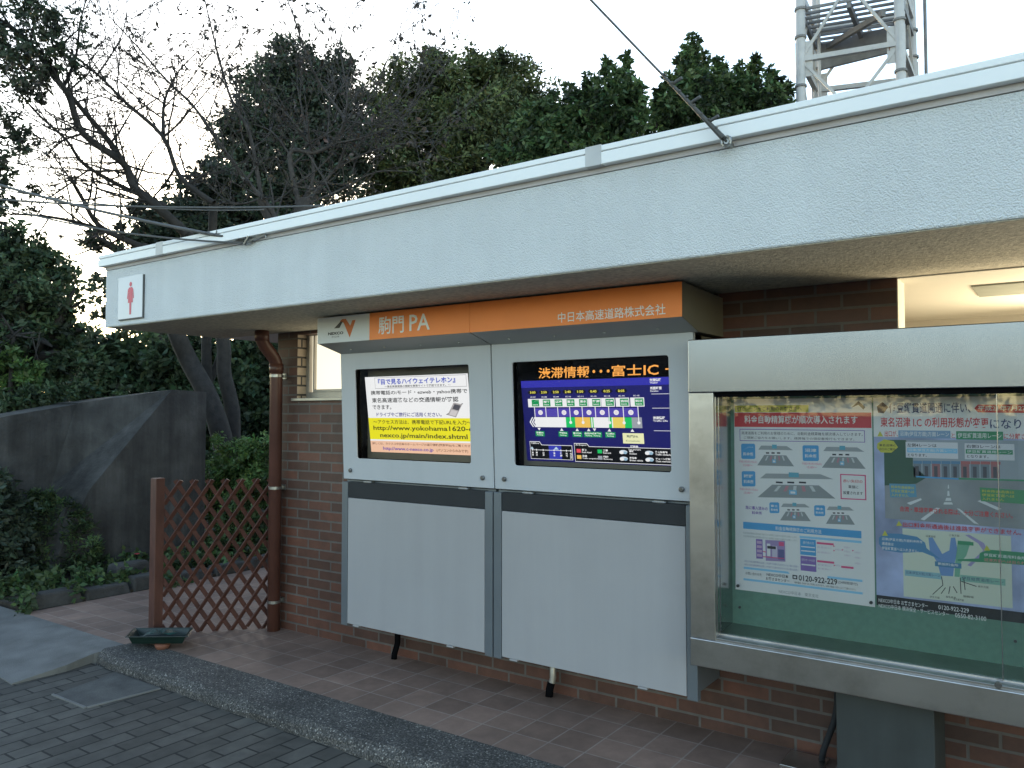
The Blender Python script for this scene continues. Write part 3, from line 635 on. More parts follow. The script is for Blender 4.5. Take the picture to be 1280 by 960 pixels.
def lane(x, y, w_, h):
    P1.poly([(x + w_*.12, y), (x + w_*.82, y + 2), (x + w_*.98, y + h*.22), (x + w_*.04, y + h*.2)], Gc); P1.rect(x + w_*.42, y - h*.05, x + w_*.55, y + h*.14, ink((.10, .34, .45)), 2)
    for i in range(3): P1.rect(x + w_*(.25 + .15*i), y + h*.32, x + w_*(.34 + .15*i), y + h*.39, Bk_, 2)
    P1.poly([(x + w_*.2, y + h*.45), (x + w_*.8, y + h*.47), (x + w_, y + h), (x, y + h*.96)], ink((.24, .26, .27)))
    for i in range(5): P1.poly([(x + w_*(.28 + .1*i), y + h*.5), (x + w_*(.32 + .1*i), y + h*.5), (x + w_*(.26 + .125*i), y + h*.72), (x + w_*(.22 + .125*i), y + h*.72)], ink((.45, .2, .24)) if i % 2 else ink((.5, .52, .53)), 2)
    P1.rect(x + w_*.42, y + h*.66, x + w_*.52, y + h*.84, ink((.15, .4, .62)), 3); P1.rect(x + w_*.44, y + h*.72, x + w_*.5, y + h*.8, PW, 4)
def badge(x, y, w_, h, t1, t2):
    P1.poly([(x + 5, y), (x + w_ - 5, y), (x + w_, y + 5), (x + w_, y + h - 5), (x + w_ - 5, y + h), (x + 5, y + h), (x, y + h - 5), (x, y + 5)], Bu)
    P1.text(t1, x + w_*.14, y + h*.2, x + w_*.86, h*.22, PW, 3, .02); P1.text(t2, x + w_*.14, y + h*.55, x + w_*.86, h*.25, PW, 3, .02)
lane(182, 246, 172, 92); lane(478, 250, 186, 97); lane(180, 370, 354, 110); lane(284, 503, 140, 78); lane(490, 515, 124, 80)
badge(106, 238, 68, 68, '御殿場', '料金所'); badge(394, 244, 72, 70, '沼津', '料金所'); badge(106, 360, 66, 68, '裾野', '料金所'); badge(236, 498, 46, 48, '富士', '料金所'); badge(440, 510, 48, 48, '清水', '料金所')
for x, y in ((94, 312), (390, 320), (94, 434)): P1.text('平成21年3月17日(火)', x, y, x + 88, 11, Pk); P1.text('15:00〜', x + 22, y + 16, x + 66, 10, Pk)
P1.poly([(556, 370), (664, 374), (664, 486), (556, 482)], Pk); P1.poly([(561, 375), (659, 379), (659, 481), (561, 477)], PW, 2)
for i, t in enumerate(('赤い矢印の', '車線に', '設置されます')): P1.text(t, 568 if i != 1 else 590, 393 + i*26, 650 if i != 1 else 632, 15, Rd_ if i == 0 else Bk_, 3, .012)
P1.text('既に導入済みの', 122, 512, 228, 17, Vi_, 3, .02); P1.text('料金所', 152, 536, 200, 15, Vi_, 3, .02)
P1.par(108, 584, 640, 38, 30, Bu); P1.text('料金自動精算機のご利用方法', 262, 603, 470, 18, PW, 3, .01)
for i in range(2): P1.text('料金自動精算機は領収書の発行などお客様ご自身での操作をお願いします。', 108, 628 + i*14, 362, 9, Gc)
P1.poly([(168, 660), (200, 662), (200, 748), (168, 746)], Vi_, 2); P1.poly([(213, 664), (305, 668), (305, 760), (213, 756)], ink((.30, .22, .42)), 2)
for i in range(4): P1.rect(172, 668 + i*19, 196, 680 + i*19, ink((.5, .35, .5)), 3)
P1.rect(220, 680, 236, 735, PW, 3); P1.rect(244, 690, 268, 740, ink((.5, .46, .58)), 3); P1.rect(276, 672, 300, 690, Pk, 3); P1.rect(272, 705, 300, 750, ink((.1, .1, .25)), 3); P1.rect(222, 690, 262, 702, Bk_, 4)
P1.poly([(200, 712), (216, 716), (216, 720), (200, 716)], Pk, 5); P1.poly([(200, 736), (300, 744), (300, 748), (200, 740)], Pk, 5)
P1.par(372, 645, 640, 14, 10, Lb); P1.rect(374, 658, 444, 728, Bu, 2); P1.rect(374, 733, 444, 798, Vi_, 2)
for y in (690, 708): P1.rect(378, y, 440, y + 5, PW, 3)
P1.text('通行券の方', 386, 668, 436, 13, PW, 3); P1.text('ETCカードの方', 380, 744, 438, 12, PW, 3); P1.rect(378, 768, 440, 774, PW, 3)
for x, y, x1 in ((448, 672, 522), (448, 752, 522), (552, 776, 604)): P1.rect(x, y, x1, y + 9, Pk, 2)
for x, y in ((450, 690), (450, 712), (450, 768), (450, 784), (566, 690), (566, 708), (610, 712), (528, 700), (528, 770), (566, 725), (610, 735), (610, 760)): P1.text('お支払い', x, y, x + (60 if x < 500 else 26), 8, ink((.45, .3, .45)))
for x, y in ((520, 690), (520, 710), (556, 706), (600, 709), (520, 775)): P1.poly([(x, y - 4), (x + 8, y), (x, y + 4)], Pk, 3)
for i in range(2): P1.text('※新たに料金自動精算機を設置した料金所では操作方法がわからない場合は係員へ', 110, 752 + i*15, 365, 9, ink((.2, .22, .4)))
P1.par(106, 782, 640, 56, 9, Lb); P1.par(104, 832, 640, 57, 9, Lb)
P1.text('お問い合わせ先', 115, 803, 192, 13, Bk_); P1.text('NEXCO中日本', 216, 808, 318, 15, Bk_, 3, .012); P1.text('お客さまセンター', 212, 826, 322, 14, Bk_, 3, .012)
P1.text('0120-922-229', 364, 817, 534, 26, Bk_, 3, .02); P1.text('(24時間受付)', 538, 842, 620, 14, Bk_); P1.poly([(336, 817), (358, 820), (358, 838), (336, 835)], Bk_, 3); P1.poly([(341, 823), (353, 825), (353, 833), (341, 831)], PW, 4)
P1.text('携帯電話・PHSからもご利用いただけます。お掛け間違いのないようご注意ください。', 345, 846, 612, 9, Bk_)
P1.text('NEXCO中日本　東京支社', 272, 882, 452, 16, ink((.22, .24, .26)))
p1o = P1.sh.build('notice_poster')
tag(p1o, 'mostly white poster with a red title bar and small toll lane drawings', 'poster', 'posters in the notice case')
for x, z in ((-1.292, .782), (-.716, .782)): obj('pin', MB().tube([(x, -.2205, z), (x, -.228, z)], .007, 10), M['pin'], p1o)

P2 = Poster(((15, 25), (608, 8), (608, 935), (15, 858)), -.697, -.155, .772, 1.652, -.2065, 0)
s2 = P2.sh
BLU = mat('poster_sky_print', (.32, .37, .56), .4, var=.4, scale=5)
for i in range(18):
    for j in range(14): s2.rect(i/14, j/14, (i+1)/14, (j+1)/14, BLU, 0)
s2.rect(.0, .0, 18/14, .19, PW, 1)
Nb, Pale, Grn, DkG = ink((.05, .06, .16)), ink((.62, .62, .66)), ink((.04, .25, .12)), ink((.03, .09, .06))
P2.poly([(30, 60), (55, 42), (80, 62), (60, 88), (35, 86)], ink((.14, .08, .06)), 2)
P2.text('伊豆縦貫道開通に伴い、', 82, 45, 412, 42, Nb, 3, .014)
P2.poly([(426, 62), (440, 46), (650, 42), (650, 78), (440, 78)], Rd_, 2); P2.text('平成21年7月27日', 440, 50, 640, 22, PW, 3, .01)
P2.text('東名沼津 I.C の利用形態が', 45, 104, 418, 40, Rd_, 3, .016); P2.text('変更', 418, 100, 480, 42, Rd_, 3, .016); P2.text('になります', 484, 104, 690, 40, Nb, 3, .014)
P2.poly([(30, 182), (42, 160), (56, 182)], Yo, 2); P2.text('出口が、', 62, 158, 118, 24, Rd_, 3, .01)
P2.rect(120, 156, 332, 186, ink((.20, .32, .48)), 2); P2.text('沼津(伊豆方面)方面レーン', 126, 160, 326, 22, PW, 3, .01); P2.text('と', 336, 164, 350, 20, Rd_, 3)
P2.rect(354, 156, 532, 190, Grn, 2); P2.text('伊豆縦貫道用レーン', 360, 162, 526, 22, PW, 3, .01); P2.text('に分離されます', 534, 162, 680, 24, Rd_, 3, .01)
# the toll plaza picture: road, trees, booths
P2.poly([(58, 195), (700, 190), (700, 560), (58, 512)], ink((.30, .34, .38)), 2)
P2.poly([(58, 340), (700, 352), (700, 560), (58, 512)], mat('poster_road_print', (.24, .26, .28), .4, var=.15, scale=9), 3)
P2.poly([(58, 195), (150, 195), (180, 240), (178, 300), (235, 345), (190, 372), (58, 380)], DkG, 4)
for i in range(9):
    x = 180 + i*38; P2.rect(x, 282, x + 32, 345, ink((.30, .13, .14)) if i % 3 == 2 else ink((.16, .2, .24)), 4); P2.rect(x + 8, 300, x + 22, 345, ink((.07, .07, .09)), 5); P2.rect(x, 278, x + 36, 290, ink((.10, .22, .36)) if i < 5 else ink((.4, .12, .12)), 5)
P2.poly([(190, 340), (360, 348), (360, 354), (190, 346)], Bu, 6); P2.poly([(360, 346), (640, 352), (640, 358), (360, 353)], Grn, 6)
for a in ([(316, 400), (322, 400), (324, 420), (314, 420)], [(310, 428), (328, 428), (330, 440), (306, 440)], [(302, 446), (332, 446), (336, 455), (298, 455)], [(318, 375), (321, 375), (322, 390), (317, 390)], [(270, 468), (285, 470), (220, 520), (205, 515)], [(350, 470), (362, 472), (435, 535), (415, 530)], [(150, 450), (208, 430), (212, 437), (165, 458)], [(430, 440), (445, 435), (520, 470), (505, 476)]): P2.poly(a, ink((.6, .62, .64)), 5)
P2.poly([(30, 210), (60, 193), (100, 200), (118, 225), (90, 247), (45, 247), (28, 230)], Yo, 6); P2.text('東名沼津IC', 38, 212, 108, 10, Bk_, 7, .01); P2.text('出口のご案内', 38, 228, 106, 10, Bk_, 7, .01)
P2.rect(150, 202, 360, 266, Pale, 6); P2.rect(386, 205, 572, 270, Pale, 6)
P2.text('左側4レーンは', 156, 208, 276, 14, Bk_, 7, .012); P2.rect(156, 226, 358, 245, Lb, 7); P2.text('沼津(伊豆方面)方面レーン', 160, 229, 354, 13, PW, 8, .01); P2.text('となります。', 158, 249, 236, 12, Bk_, 7, .012)
P2.text('右側3レーンは', 392, 210, 522, 14, Bk_, 7, .012); P2.rect(390, 229, 566, 247, Grn, 7); P2.text('伊豆縦貫道用レーン', 394, 232, 562, 12, PW, 8, .01); P2.text('となります。', 394, 252, 476, 12, Bk_, 7, .012)
P2.poly([(78, 372), (188, 374), (192, 426), (82, 428)], ink((.10, .28, .42)), 6); P2.poly([(440, 384), (640, 396), (640, 452), (444, 440)], ink((.06, .26, .12)), 6)
for i, t in enumerate(('料金所通過後は', '伊豆縦貫道へは', '入れません')): P2.text(t, 86, 379 + i*16, 182 if i < 2 else 158, 12, Yo, 7, .012); P2.text(t, 448, 392 + i*16, 568 if i < 2 else 530, 12, Yo, 7, .012)
P2.text('合流・車線変更される際は、十分ご注意ください。', 120, 462, 560, 22, Rd_, 7, .014)
P2.poly([(104, 542), (116, 522), (130, 542)], Yo, 6); P2.text('出口料金所通過後は進路変更ができません。', 132, 526, 590, 20, Rd_, 7, .014)
s2.poly([P2.q(*p) for p in ((130, 552), (552, 580), (552, 872), (130, 825))], ink((.56, .60, .50)), 3)
P2.poly([(236, 590), (252, 588), (290, 655), (318, 640), (325, 590), (342, 588), (350, 640), (338, 690), (330, 745), (282, 742), (270, 690), (240, 640)], ink((.14, .26, .50)), 5)
P2.poly([(352, 600), (402, 604), (384, 660), (362, 690), (356, 748), (336, 746), (340, 690)], ink((.16, .38, .26)), 5)
P2.poly([(380, 578), (396, 576), (452, 610), (464, 640), (448, 640), (430, 612)], ink((.32, .28, .48)), 5); P2.poly([(448, 640), (462, 640), (400, 705), (386, 700)], ink((.32, .28, .48)), 5)
P2.rect(260, 684, 364, 704, ink((.06, .2, .34)), 6); P2.text('新設料金所', 272, 688, 352, 11, PW, 7, .01); P2.rect(352, 602, 412, 616, Grn, 6)
for a, b, c, d in ((285, 745, 290, 780), (290, 780, 248, 818), (300, 790, 282, 815), (318, 785, 312, 815), (330, 785, 345, 812), (358, 750, 360, 815), (362, 765, 420, 785), (372, 752, 376, 800)):
    dx, dy2 = c - a, d - b; l_ = math.hypot(dx, dy2); nx, ny = -dy2 / l_ * 1.6, dx / l_ * 1.6; P2.poly([(a + nx, b + ny), (c + nx, d + ny), (c - nx, d - ny), (a - nx, b - ny)], Bk_, 6)
P2.rect(136, 718, 284, 742, ink((.24, .44, .5)), 5); P2.text('沼津(伊豆方面)方面レーン', 140, 722, 280, 14, Nb, 6); P2.rect(358, 738, 528, 764, ink((.22, .42, .34)), 5); P2.text('伊豆縦貫道用レーン', 364, 744, 522, 14, Nb, 6)
for t, x, y in (('沼津市街', 225, 578), ('三島方面', 318, 574), ('伊豆方面', 236, 822), ('名古屋方面', 330, 832), ('東京方面', 425, 780), ('御殿場', 368, 820), ('東名高速', 300, 822)): P2.text(t, x, y, x + 40, 9, Bk_, 6)
P2.poly([(30, 590), (55, 572), (120, 574), (190, 586), (222, 610), (228, 632), (285, 678), (210, 648), (120, 650), (50, 640), (30, 615)], ink((.07, .22, .40)), 6)
for i, t in enumerate(('沼津(伊豆方面)方面料金所を', '通過後は', '伊豆縦貫道へは入れません。')): P2.text(t, 42, 588 + i*18, 212 if i == 0 else (92 if i == 1 else 196), 13, PW, 7, .012)
P2.poly([(435, 650), (470, 636), (640, 650), (640, 700), (500, 690), (420, 686), (350, 682), (350, 676), (432, 672)], Grn, 6); P2.text('伊豆縦貫道用料金所を通過後は', 450, 650, 690, 13, PW, 7, .01); P2.text('沼津方面へは出られません。', 450, 670, 660, 13, ink((.6, .2, .2)), 7, .01)
for x, y in ((44, 582), (450, 640)): P2.poly([(x, y), (x + 12, y - 22), (x + 25, y)], Yo, 8)
a0 = P2.q(15, 818)[1]
s2.rect(0, a0, 18/14, 1.0, ink((.012, .014, .018)), 4)
s2.text('NEXCO中日本 お客さまセンター', .015, a0 + .012, .36, a0 + .034, PW, 5, .006); s2.text('0120-922-229', .43, a0 + .012, .63, a0 + .032, PW, 5, .006)
s2.text('NEXCO中日本 横浜保全・サービスセンター', .015, a0 + .038, .50, a0 + .060, PW, 5, .006); s2.text('0550-82-3100', .54, a0 + .039, .74, a0 + .059, PW, 5, .006)
p2o = s2.build('notice_poster')
tag(p2o, 'blue poster with a road photograph and junction map, running past the right edge', 'poster', 'posters in the notice case')

# ------------------------------------------------------------ lattice screen beside the downpipe
LT = thing('lattice_screen', 'reddish brown expanding wooden trellis between its post and the downpipe', 'trellis', (-5.42, -.2, 0))
obj('post', MB().box(-5.455, -5.385, -.672, -.602, 0, 1.12), M['wood'], LT, bevel=.004)
tr = MB(); pitch = .133; y0, y1, zb, zt = -.60, -.012, -.0, 1.10
# slats lean towards the building: from (-.60) on x=-5.42 to the pipe at x=-4.85
def lx(t): return -5.40 + .53 * (t / (y1 - y0))
hyp = y1 - y0
def slat(ya, za, yb, zb_, off):
    tr.bar((lx(ya - y0) + off, ya, za), (lx(yb - y0) + off, yb, zb_), .008, .033, up=(0, 1, 0))
slope = (zt - zb) / (.133 * 5.8)
for sgn in (1, -1):
    for i in range(-9, 16):
        # line through (yc, zb) with dz/dy = sgn * k
        yc = y0 + .03 + i * .0805; k_ = 2.05 * sgn
        ts = []
        t0, t1 = zb, zt
        ya, yb = yc, yc + (zt - zb) / k_
        pa, pb = [ya, zb], [yb, zt]
        def cut(p, q):
            for lim, sd_ in ((y0, 1), (y1, -1)):
                if (p[0] - lim) * sd_ < 0 and (q[0] - lim) * sd_ < 0: return None
                for a, b in ((p, q), (q, p)):
                    if (a[0] - lim) * sd_ < 0:
                        t = (lim - a[0]) / (b[0] - a[0]); a[1] = a[1] + (b[1] - a[1]) * t; a[0] = lim
            return p, q
        r = cut(pa, pb)
        if r and abs(pb[1] - pa[1]) > .05: slat(pa[0], pa[1] + rng.uniform(-.02, .02) if abs(pa[1]-zb) < .01 else pa[1], pb[0], pb[1], .005 * sgn)
obj('trellis', tr, M['wood'], LT)

# ------------------------------------------------------------ small things on the ground
pt = thing('plant_saucer', 'small terracotta saucer under the dark green tray by the trellis', 'saucer', (-5.06, -.80, 0))
obj('bowl', MB().tube([(-5.06, -.80, .002), (-5.06, -.80, .03), (-5.06, -.80, .034)], [.04, .052, .05], 20), M['pot'], pt, smooth=True)
tyo = thing('plastic_tray', 'dark green plastic tray lying on a saucer at the kerb end', 'tray', (-5.14, -.77, .036))
def trayp(u, v, h):  # u along, v across
    ax = Vector((.36, .20, .015)); ay = Vector((-.20, .17, -.012)); o = Vector((-5.14, -.77, .042)); return o + ax * u + ay * v + Vector((0, 0, h))
tb = MB(); ring = lambda s, h: [trayp(a * s, b * s, h) for a, b in ((-.5, -.5), (.5, -.5), (.5, .5), (-.5, .5))]
rr = [ring(.86, -.004), ring(1.0, .05), ring(1.08, .05), ring(1.08, .044), ring(.96, .046), ring(.83, .004)]
vs = [p for g in rr for p in g]; fs = [(3, 2, 1, 0), (20, 21, 22, 23)]
for i in range(5):
    for j in range(4): fs.append((i*4 + j, i*4 + (j+1) % 4, (i+1)*4 + (j+1) % 4, (i+1)*4 + j))
tb.add(vs, fs); obj('body', tb, M['tray'], tyo, bevel=.004)
fl = MB(); q = [trayp(-.3 + .12*i, -.2 + .5*((i*7) % 3)/3, .03 + .022*((i*5) % 4)/3) for i in range(6)]
for i in range(4): fl.add([q[i], q[i+1], q[i+2], trayp(-.2 + .1*i, .35, .05)], [(0, 1, 2), (0, 2, 3)])
obj('film', fl, M['tray_bag'], tyo)

# edging stones of the bed, concrete wing wall
for i in range(13):
    y = -.80 + i * .42; r_ = random.Random(i); h = .07 + .05 * r_.random()
    o = obj('edging_stone', MB().hexa([(-7.10, y, -.02), (-6.90, y, -.02), (-6.90 + r_.uniform(-.02, .02), y + .40, -.02), (-7.10, y + .40, -.02)], [(-7.07, y + .02, h), (-6.925, y + .02, h), (-6.93, y + .38, h + r_.uniform(-.02, .02)), (-7.07, y + .38, h)]), M['stone'], bevel=.02, base=(-7.0, y + .2, 0))
    tag(o, 'dark stone block in the low edging along the planting bed', 'edging stone', 'edging stones of the planting bed')
o = obj('garden_rock', MB().hexa([(-7.45, .05, 0), (-7.22, .05, 0), (-7.22, .42, 0), (-7.45, .42, 0)], [(-7.43, .08, .19), (-7.25, .07, .17), (-7.24, .38, .20), (-7.42, .40, .18)]), M['stone'], bevel=.03, base=(-7.33, .24, 0))
tag(o, 'pale squared stone lying among the leaves in front of the concrete wall', 'rock')
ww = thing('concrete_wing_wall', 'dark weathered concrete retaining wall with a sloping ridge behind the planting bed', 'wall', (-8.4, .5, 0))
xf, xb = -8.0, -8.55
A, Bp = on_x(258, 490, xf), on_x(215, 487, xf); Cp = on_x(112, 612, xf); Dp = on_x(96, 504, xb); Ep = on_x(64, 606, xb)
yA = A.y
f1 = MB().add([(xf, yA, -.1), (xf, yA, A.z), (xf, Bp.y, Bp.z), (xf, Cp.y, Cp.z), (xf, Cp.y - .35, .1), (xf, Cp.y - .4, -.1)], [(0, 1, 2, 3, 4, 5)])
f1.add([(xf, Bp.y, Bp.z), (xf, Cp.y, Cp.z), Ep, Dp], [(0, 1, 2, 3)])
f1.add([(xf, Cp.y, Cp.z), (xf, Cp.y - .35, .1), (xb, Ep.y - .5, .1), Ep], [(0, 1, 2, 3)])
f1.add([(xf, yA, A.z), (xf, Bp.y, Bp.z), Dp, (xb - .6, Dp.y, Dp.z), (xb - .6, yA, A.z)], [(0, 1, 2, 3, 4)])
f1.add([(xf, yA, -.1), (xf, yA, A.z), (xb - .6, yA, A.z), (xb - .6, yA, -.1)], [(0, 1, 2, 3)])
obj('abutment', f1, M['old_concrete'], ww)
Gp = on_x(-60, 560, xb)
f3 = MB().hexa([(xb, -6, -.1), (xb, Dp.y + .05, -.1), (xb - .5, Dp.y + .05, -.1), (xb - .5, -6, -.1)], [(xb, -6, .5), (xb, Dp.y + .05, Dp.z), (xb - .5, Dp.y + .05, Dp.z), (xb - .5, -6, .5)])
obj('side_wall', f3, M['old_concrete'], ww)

# ------------------------------------------------------------ foliage
def leaf_mesh(name, clumps, per, size, matl, seed, parent=None, spread=.28, asp=.45, droop=0, up=0.0, base=None, tone=.35, jit=None):
    """clumps: array of (x, y, z, r); leaf quads scattered through each clump"""
    g = np.random.default_rng(seed); c = np.asarray(clumps, float); n = len(c) * per
    idx = np.repeat(np.arange(len(c)), per)
    d = g.normal(size=(n, 3)); d /= np.linalg.norm(d, axis=1)[:, None]
    p = c[idx, :3] + d * (c[idx, 3] * g.random(n) ** .5)[:, None]
    t = g.normal(size=(n, 3)); t[:, 2] = t[:, 2] * .8 - droop + up; t /= np.linalg.norm(t, axis=1)[:, None]
    b = np.cross(t, g.normal(size=(n, 3))); b /= np.linalg.norm(b, axis=1)[:, None]
    s = size * (.6 + .8 * g.random(n))
    nn = np.cross(t, b)
    v = np.empty((n, 4, 3)); v[:, 0] = p; v[:, 1] = p + t * (s * .5)[:, None] + b * (s * asp * .5)[:, None] + nn * (s * .06)[:, None]
    v[:, 2] = p + t * s[:, None] - nn * (s * .05)[:, None]; v[:, 3] = p + t * (s * .5)[:, None] - b * (s * asp * .5)[:, None] + nn * (s * .06)[:, None]
    off = np.zeros(3)
    me = bpy.data.meshes.new(name); o = bpy.data.objects.new(name, me)
    q_ = parent
    while q_ is not None: off += np.array(q_.location); q_ = q_.parent
    if parent is not None: o.parent = parent
    if base is not None: o.location = base; off = np.array(base, float)
    v = (v.reshape(-1, 3) - off).astype(np.float32)
    me.vertices.add(4 * n); me.vertices.foreach_set('co', v.ravel())
    me.loops.add(4 * n); me.loops.foreach_set('vertex_index', np.arange(4 * n, dtype=np.int32))
    me.polygons.add(n); me.polygons.foreach_set('loop_start', np.arange(0, 4 * n, 4, dtype=np.int32)); me.polygons.foreach_set('loop_total', np.full(n, 4, np.int32))
    me.update()
    ct = 1 + tone * g.normal(size=len(c)).clip(-1.6, 2); lt = ct[idx] * (.75 + .5 * g.random(n))
    col = np.stack([lt * (1 + .12 * g.normal(size=n)), lt, lt * (1 + .1 * g.normal(size=n)), np.ones(n)], 1).clip(.1, 3)
    at_ = me.color_attributes.new('tint', 'FLOAT_COLOR', 'POINT'); at_.data.foreach_set('color', np.repeat(col, 4, axis=0).astype(np.float32).ravel())
    me.materials.append(matl); COL.objects.link(o); return o
def lobes_clumps(lobes, n, seed, cr=.25, shell=.75, out=1.08):
    """lobes: (point, radius) spheres; clumps mostly on the outside"""
    g = np.random.default_rng(seed); vol = np.array([r ** 2 for _, r in lobes]); k = g.choice(len(lobes), n, p=vol / vol.sum())
    d = g.normal(size=(n, 3)); d /= np.linalg.norm(d, axis=1)[:, None]
    rad = np.array([r for _, r in lobes])[k]; ce = np.array([tuple(p) for p, _ in lobes])[k]
    q = ce + d * (rad * (out - shell * g.random(n) ** 1.5))[:, None]
    return np.concatenate([q, (rad * cr * (.6 + .8 * g.random(n)))[:, None]], 1)
def px_lobes(ls, depth, jit=.5, seed=0):
    r = random.Random(seed); return [(at(x, y, depth + r.uniform(-jit, jit) * rp * depth / F), rp * depth / F) for x, y, rp in ls]
def branch_fan(mb, start, tips, r0, rng_, n=5):
    s = Vector(start)
    for tp in tips:
        tp = Vector(tp); mid = s.lerp(tp, .5) + Vector((rng_.uniform(-.2, .2), rng_.uniform(-.2, .2), rng_.uniform(.0, .3)))
        mb.tube([s, s.lerp(mid, .6), mid, tp], [r0, r0 * .7, r0 * .5, r0 * .15], n, cap=False)
def tree(name, label, lobes_px, depth, n, per, size, m, seed, cat='tree', group='trees behind the building', ground=0.0, trunk_r=.16, cr=.25, tone=.35, shell=.75, asp=.45, out=1.08, shoots=()):
    lb = px_lobes(lobes_px, depth, seed=seed)
    cx = sum((p for p, r in lb), Vector()) / len(lb)
    low = min(p.z - r for p, r in lb)
    t = thing(name, label, cat, (cx.x, cx.y, ground), group)
    mb = MB(); rg = random.Random(seed); top = Vector((cx.x + rg.uniform(-.2, .2), cx.y, max(low + .6, ground + .8)))
    mb.tube([(cx.x, cx.y, ground - .1), Vector((cx.x, cx.y, ground)).lerp(top, .5) + Vector((rg.uniform(-.1, .1), 0, 0)), top], [trunk_r * 1.3, trunk_r, trunk_r * .8], 8, cap=False)
    branch_fan(mb, top, [p for p, r in lb] + [p + Vector((rg.uniform(-1, 1), rg.uniform(-1, 1), rg.uniform(-.3, 1))) * r * .7 for p, r in lb for _ in range(3)], trunk_r * .6, rg)
    cl = lobes_clumps(lb, n, seed, cr, shell, out); ex = []
    for x, yt, yb in shoots:
        dd = depth + rg.uniform(-.8, .6); m_ = max(3, int((yb - yt) / 5))
        for i in range(m_):
            q = at(x + rg.uniform(-2.5, 2.5), yt + (yb - yt) * i / m_, dd); ex.append((q.x, q.y, q.z, (.05 + .14 * i / m_)))
        mb2 = MB().tube([at(x, yt, dd), at(x + rg.uniform(-3, 3), yb, dd)], [.004, .02], 5, cap=False); mb.v_ = 0; mb.add(mb2.v, mb2.f)
    if ex: cl = np.concatenate([cl, np.array(ex)])
    leaf_mesh('crown', cl, per, size, m, seed, t, tone=tone + .12, asp=asp)
    obj('trunk', mb, M['bark'], t, smooth=True)
    return t
tree('evergreen_tree', 'dark round crowned evergreen behind the bare grey branches', [(340, 130, 58), (395, 125, 60), (300, 175, 45), (365, 190, 75), (430, 180, 50), (310, 240, 50), (400, 255, 55), (365, 95, 42), (410, 95, 35)], 19, 760, 74, .12, L['dark'], 11, out=1.0, shell=.65)
tree('evergreen_tree', 'broad olive green evergreen in the middle above the roof', [(520, 135, 60), (580, 125, 62), (640, 125, 55), (480, 165, 50), (600, 180, 70), (530, 200, 65), (670, 150, 45), (500, 240, 50), (610, 95, 34), (545, 100, 34)], 20, 950, 78, .12, L['olive'], 12, out=1.0, shell=.65)
tree('broadleaf_tree', 'glossy green tree with upright leafy shoots left of the overhead cable', [(690, 160, 36), (730, 160, 40), (778, 150, 36), (760, 190, 48), (700, 200, 48), (775, 112, 18), (650, 190, 40), (735, 125, 16)], 15, 520, 32, .125, L['mid'], 13, cr=.22, shoots=[(784, 70, 130), (757, 76, 130), (735, 95, 140), (712, 108, 150), (800, 105, 160), (690, 118, 160), (770, 85, 130), (675, 135, 180), (746, 100, 140), (793, 120, 170)])
tree('broadleaf_tree', 'glossy green tree with a pointed top beside the lattice tower', [(865, 140, 42), (905, 138, 40), (945, 138, 32), (870, 100, 20), (930, 112, 18), (972, 134, 18), (850, 160, 40), (930, 155, 40), (905, 108, 18), (832, 130, 16)], 15, 540, 34, .12, L['mid'], 14, cr=.22, shoots=[(867, 45, 100), (850, 72, 120), (880, 66, 110), (945, 70, 120), (925, 82, 120), (962, 88, 130), (985, 105, 140), (835, 95, 150), (905, 82, 120), (895, 74, 115), (975, 98, 140), (822, 112, 160), (858, 58, 100), (938, 84, 130)])
tree('evergreen_tree', 'dark loose evergreen low behind the leaning branches and the fascia corner', [(235, 260, 40), (270, 240, 38), (205, 300, 34), (255, 300, 40), (165, 300, 20), (140, 360, 22), (120, 300, 14), (180, 265, 18), (130, 395, 14), (300, 280, 40)], 16, 360, 40, .13, L['dark'], 15)
tree('dense_shrub_tree', 'dense dark green bushy tree above the concrete wall at the left edge', [(20, 350, 60), (60, 380, 45), (-30, 390, 70), (85, 420, 28), (95, 455, 24), (30, 470, 40), (-10, 480, 45), (70, 470, 28), (30, 430, 50), (-10, 320, 45), (45, 320, 25), (75, 345, 16)], 9.5, 460, 52, .085, L['blue'], 16, group='shrubs and trees at the left', cr=.24)
tree('dense_shrub_tree', 'yellow green leafy shrub against the dark tree at the left edge', [(0, 430, 26), (20, 455, 22), (-15, 460, 26), (40, 470, 16)], 8.9, 60, 40, .07, L['fresh'], 26, group='shrubs and trees at the left', cr=.3, trunk_r=.03)
# unseen treeline added behind the camera to darken reflections in steel and glass
tl = [((-60 + i * 5.5, -62 - (i * 7 % 4) * 2, 2.6 + (i * 5 % 7) * .6), 4.0) for i in range(24)]
ft = leaf_mesh('added_treeline', lobes_clumps(tl, 900, 19, .32), 18, .7, L['dark'], 20, base=(0, -62, 0)); ft['kind'] = 'stuff'
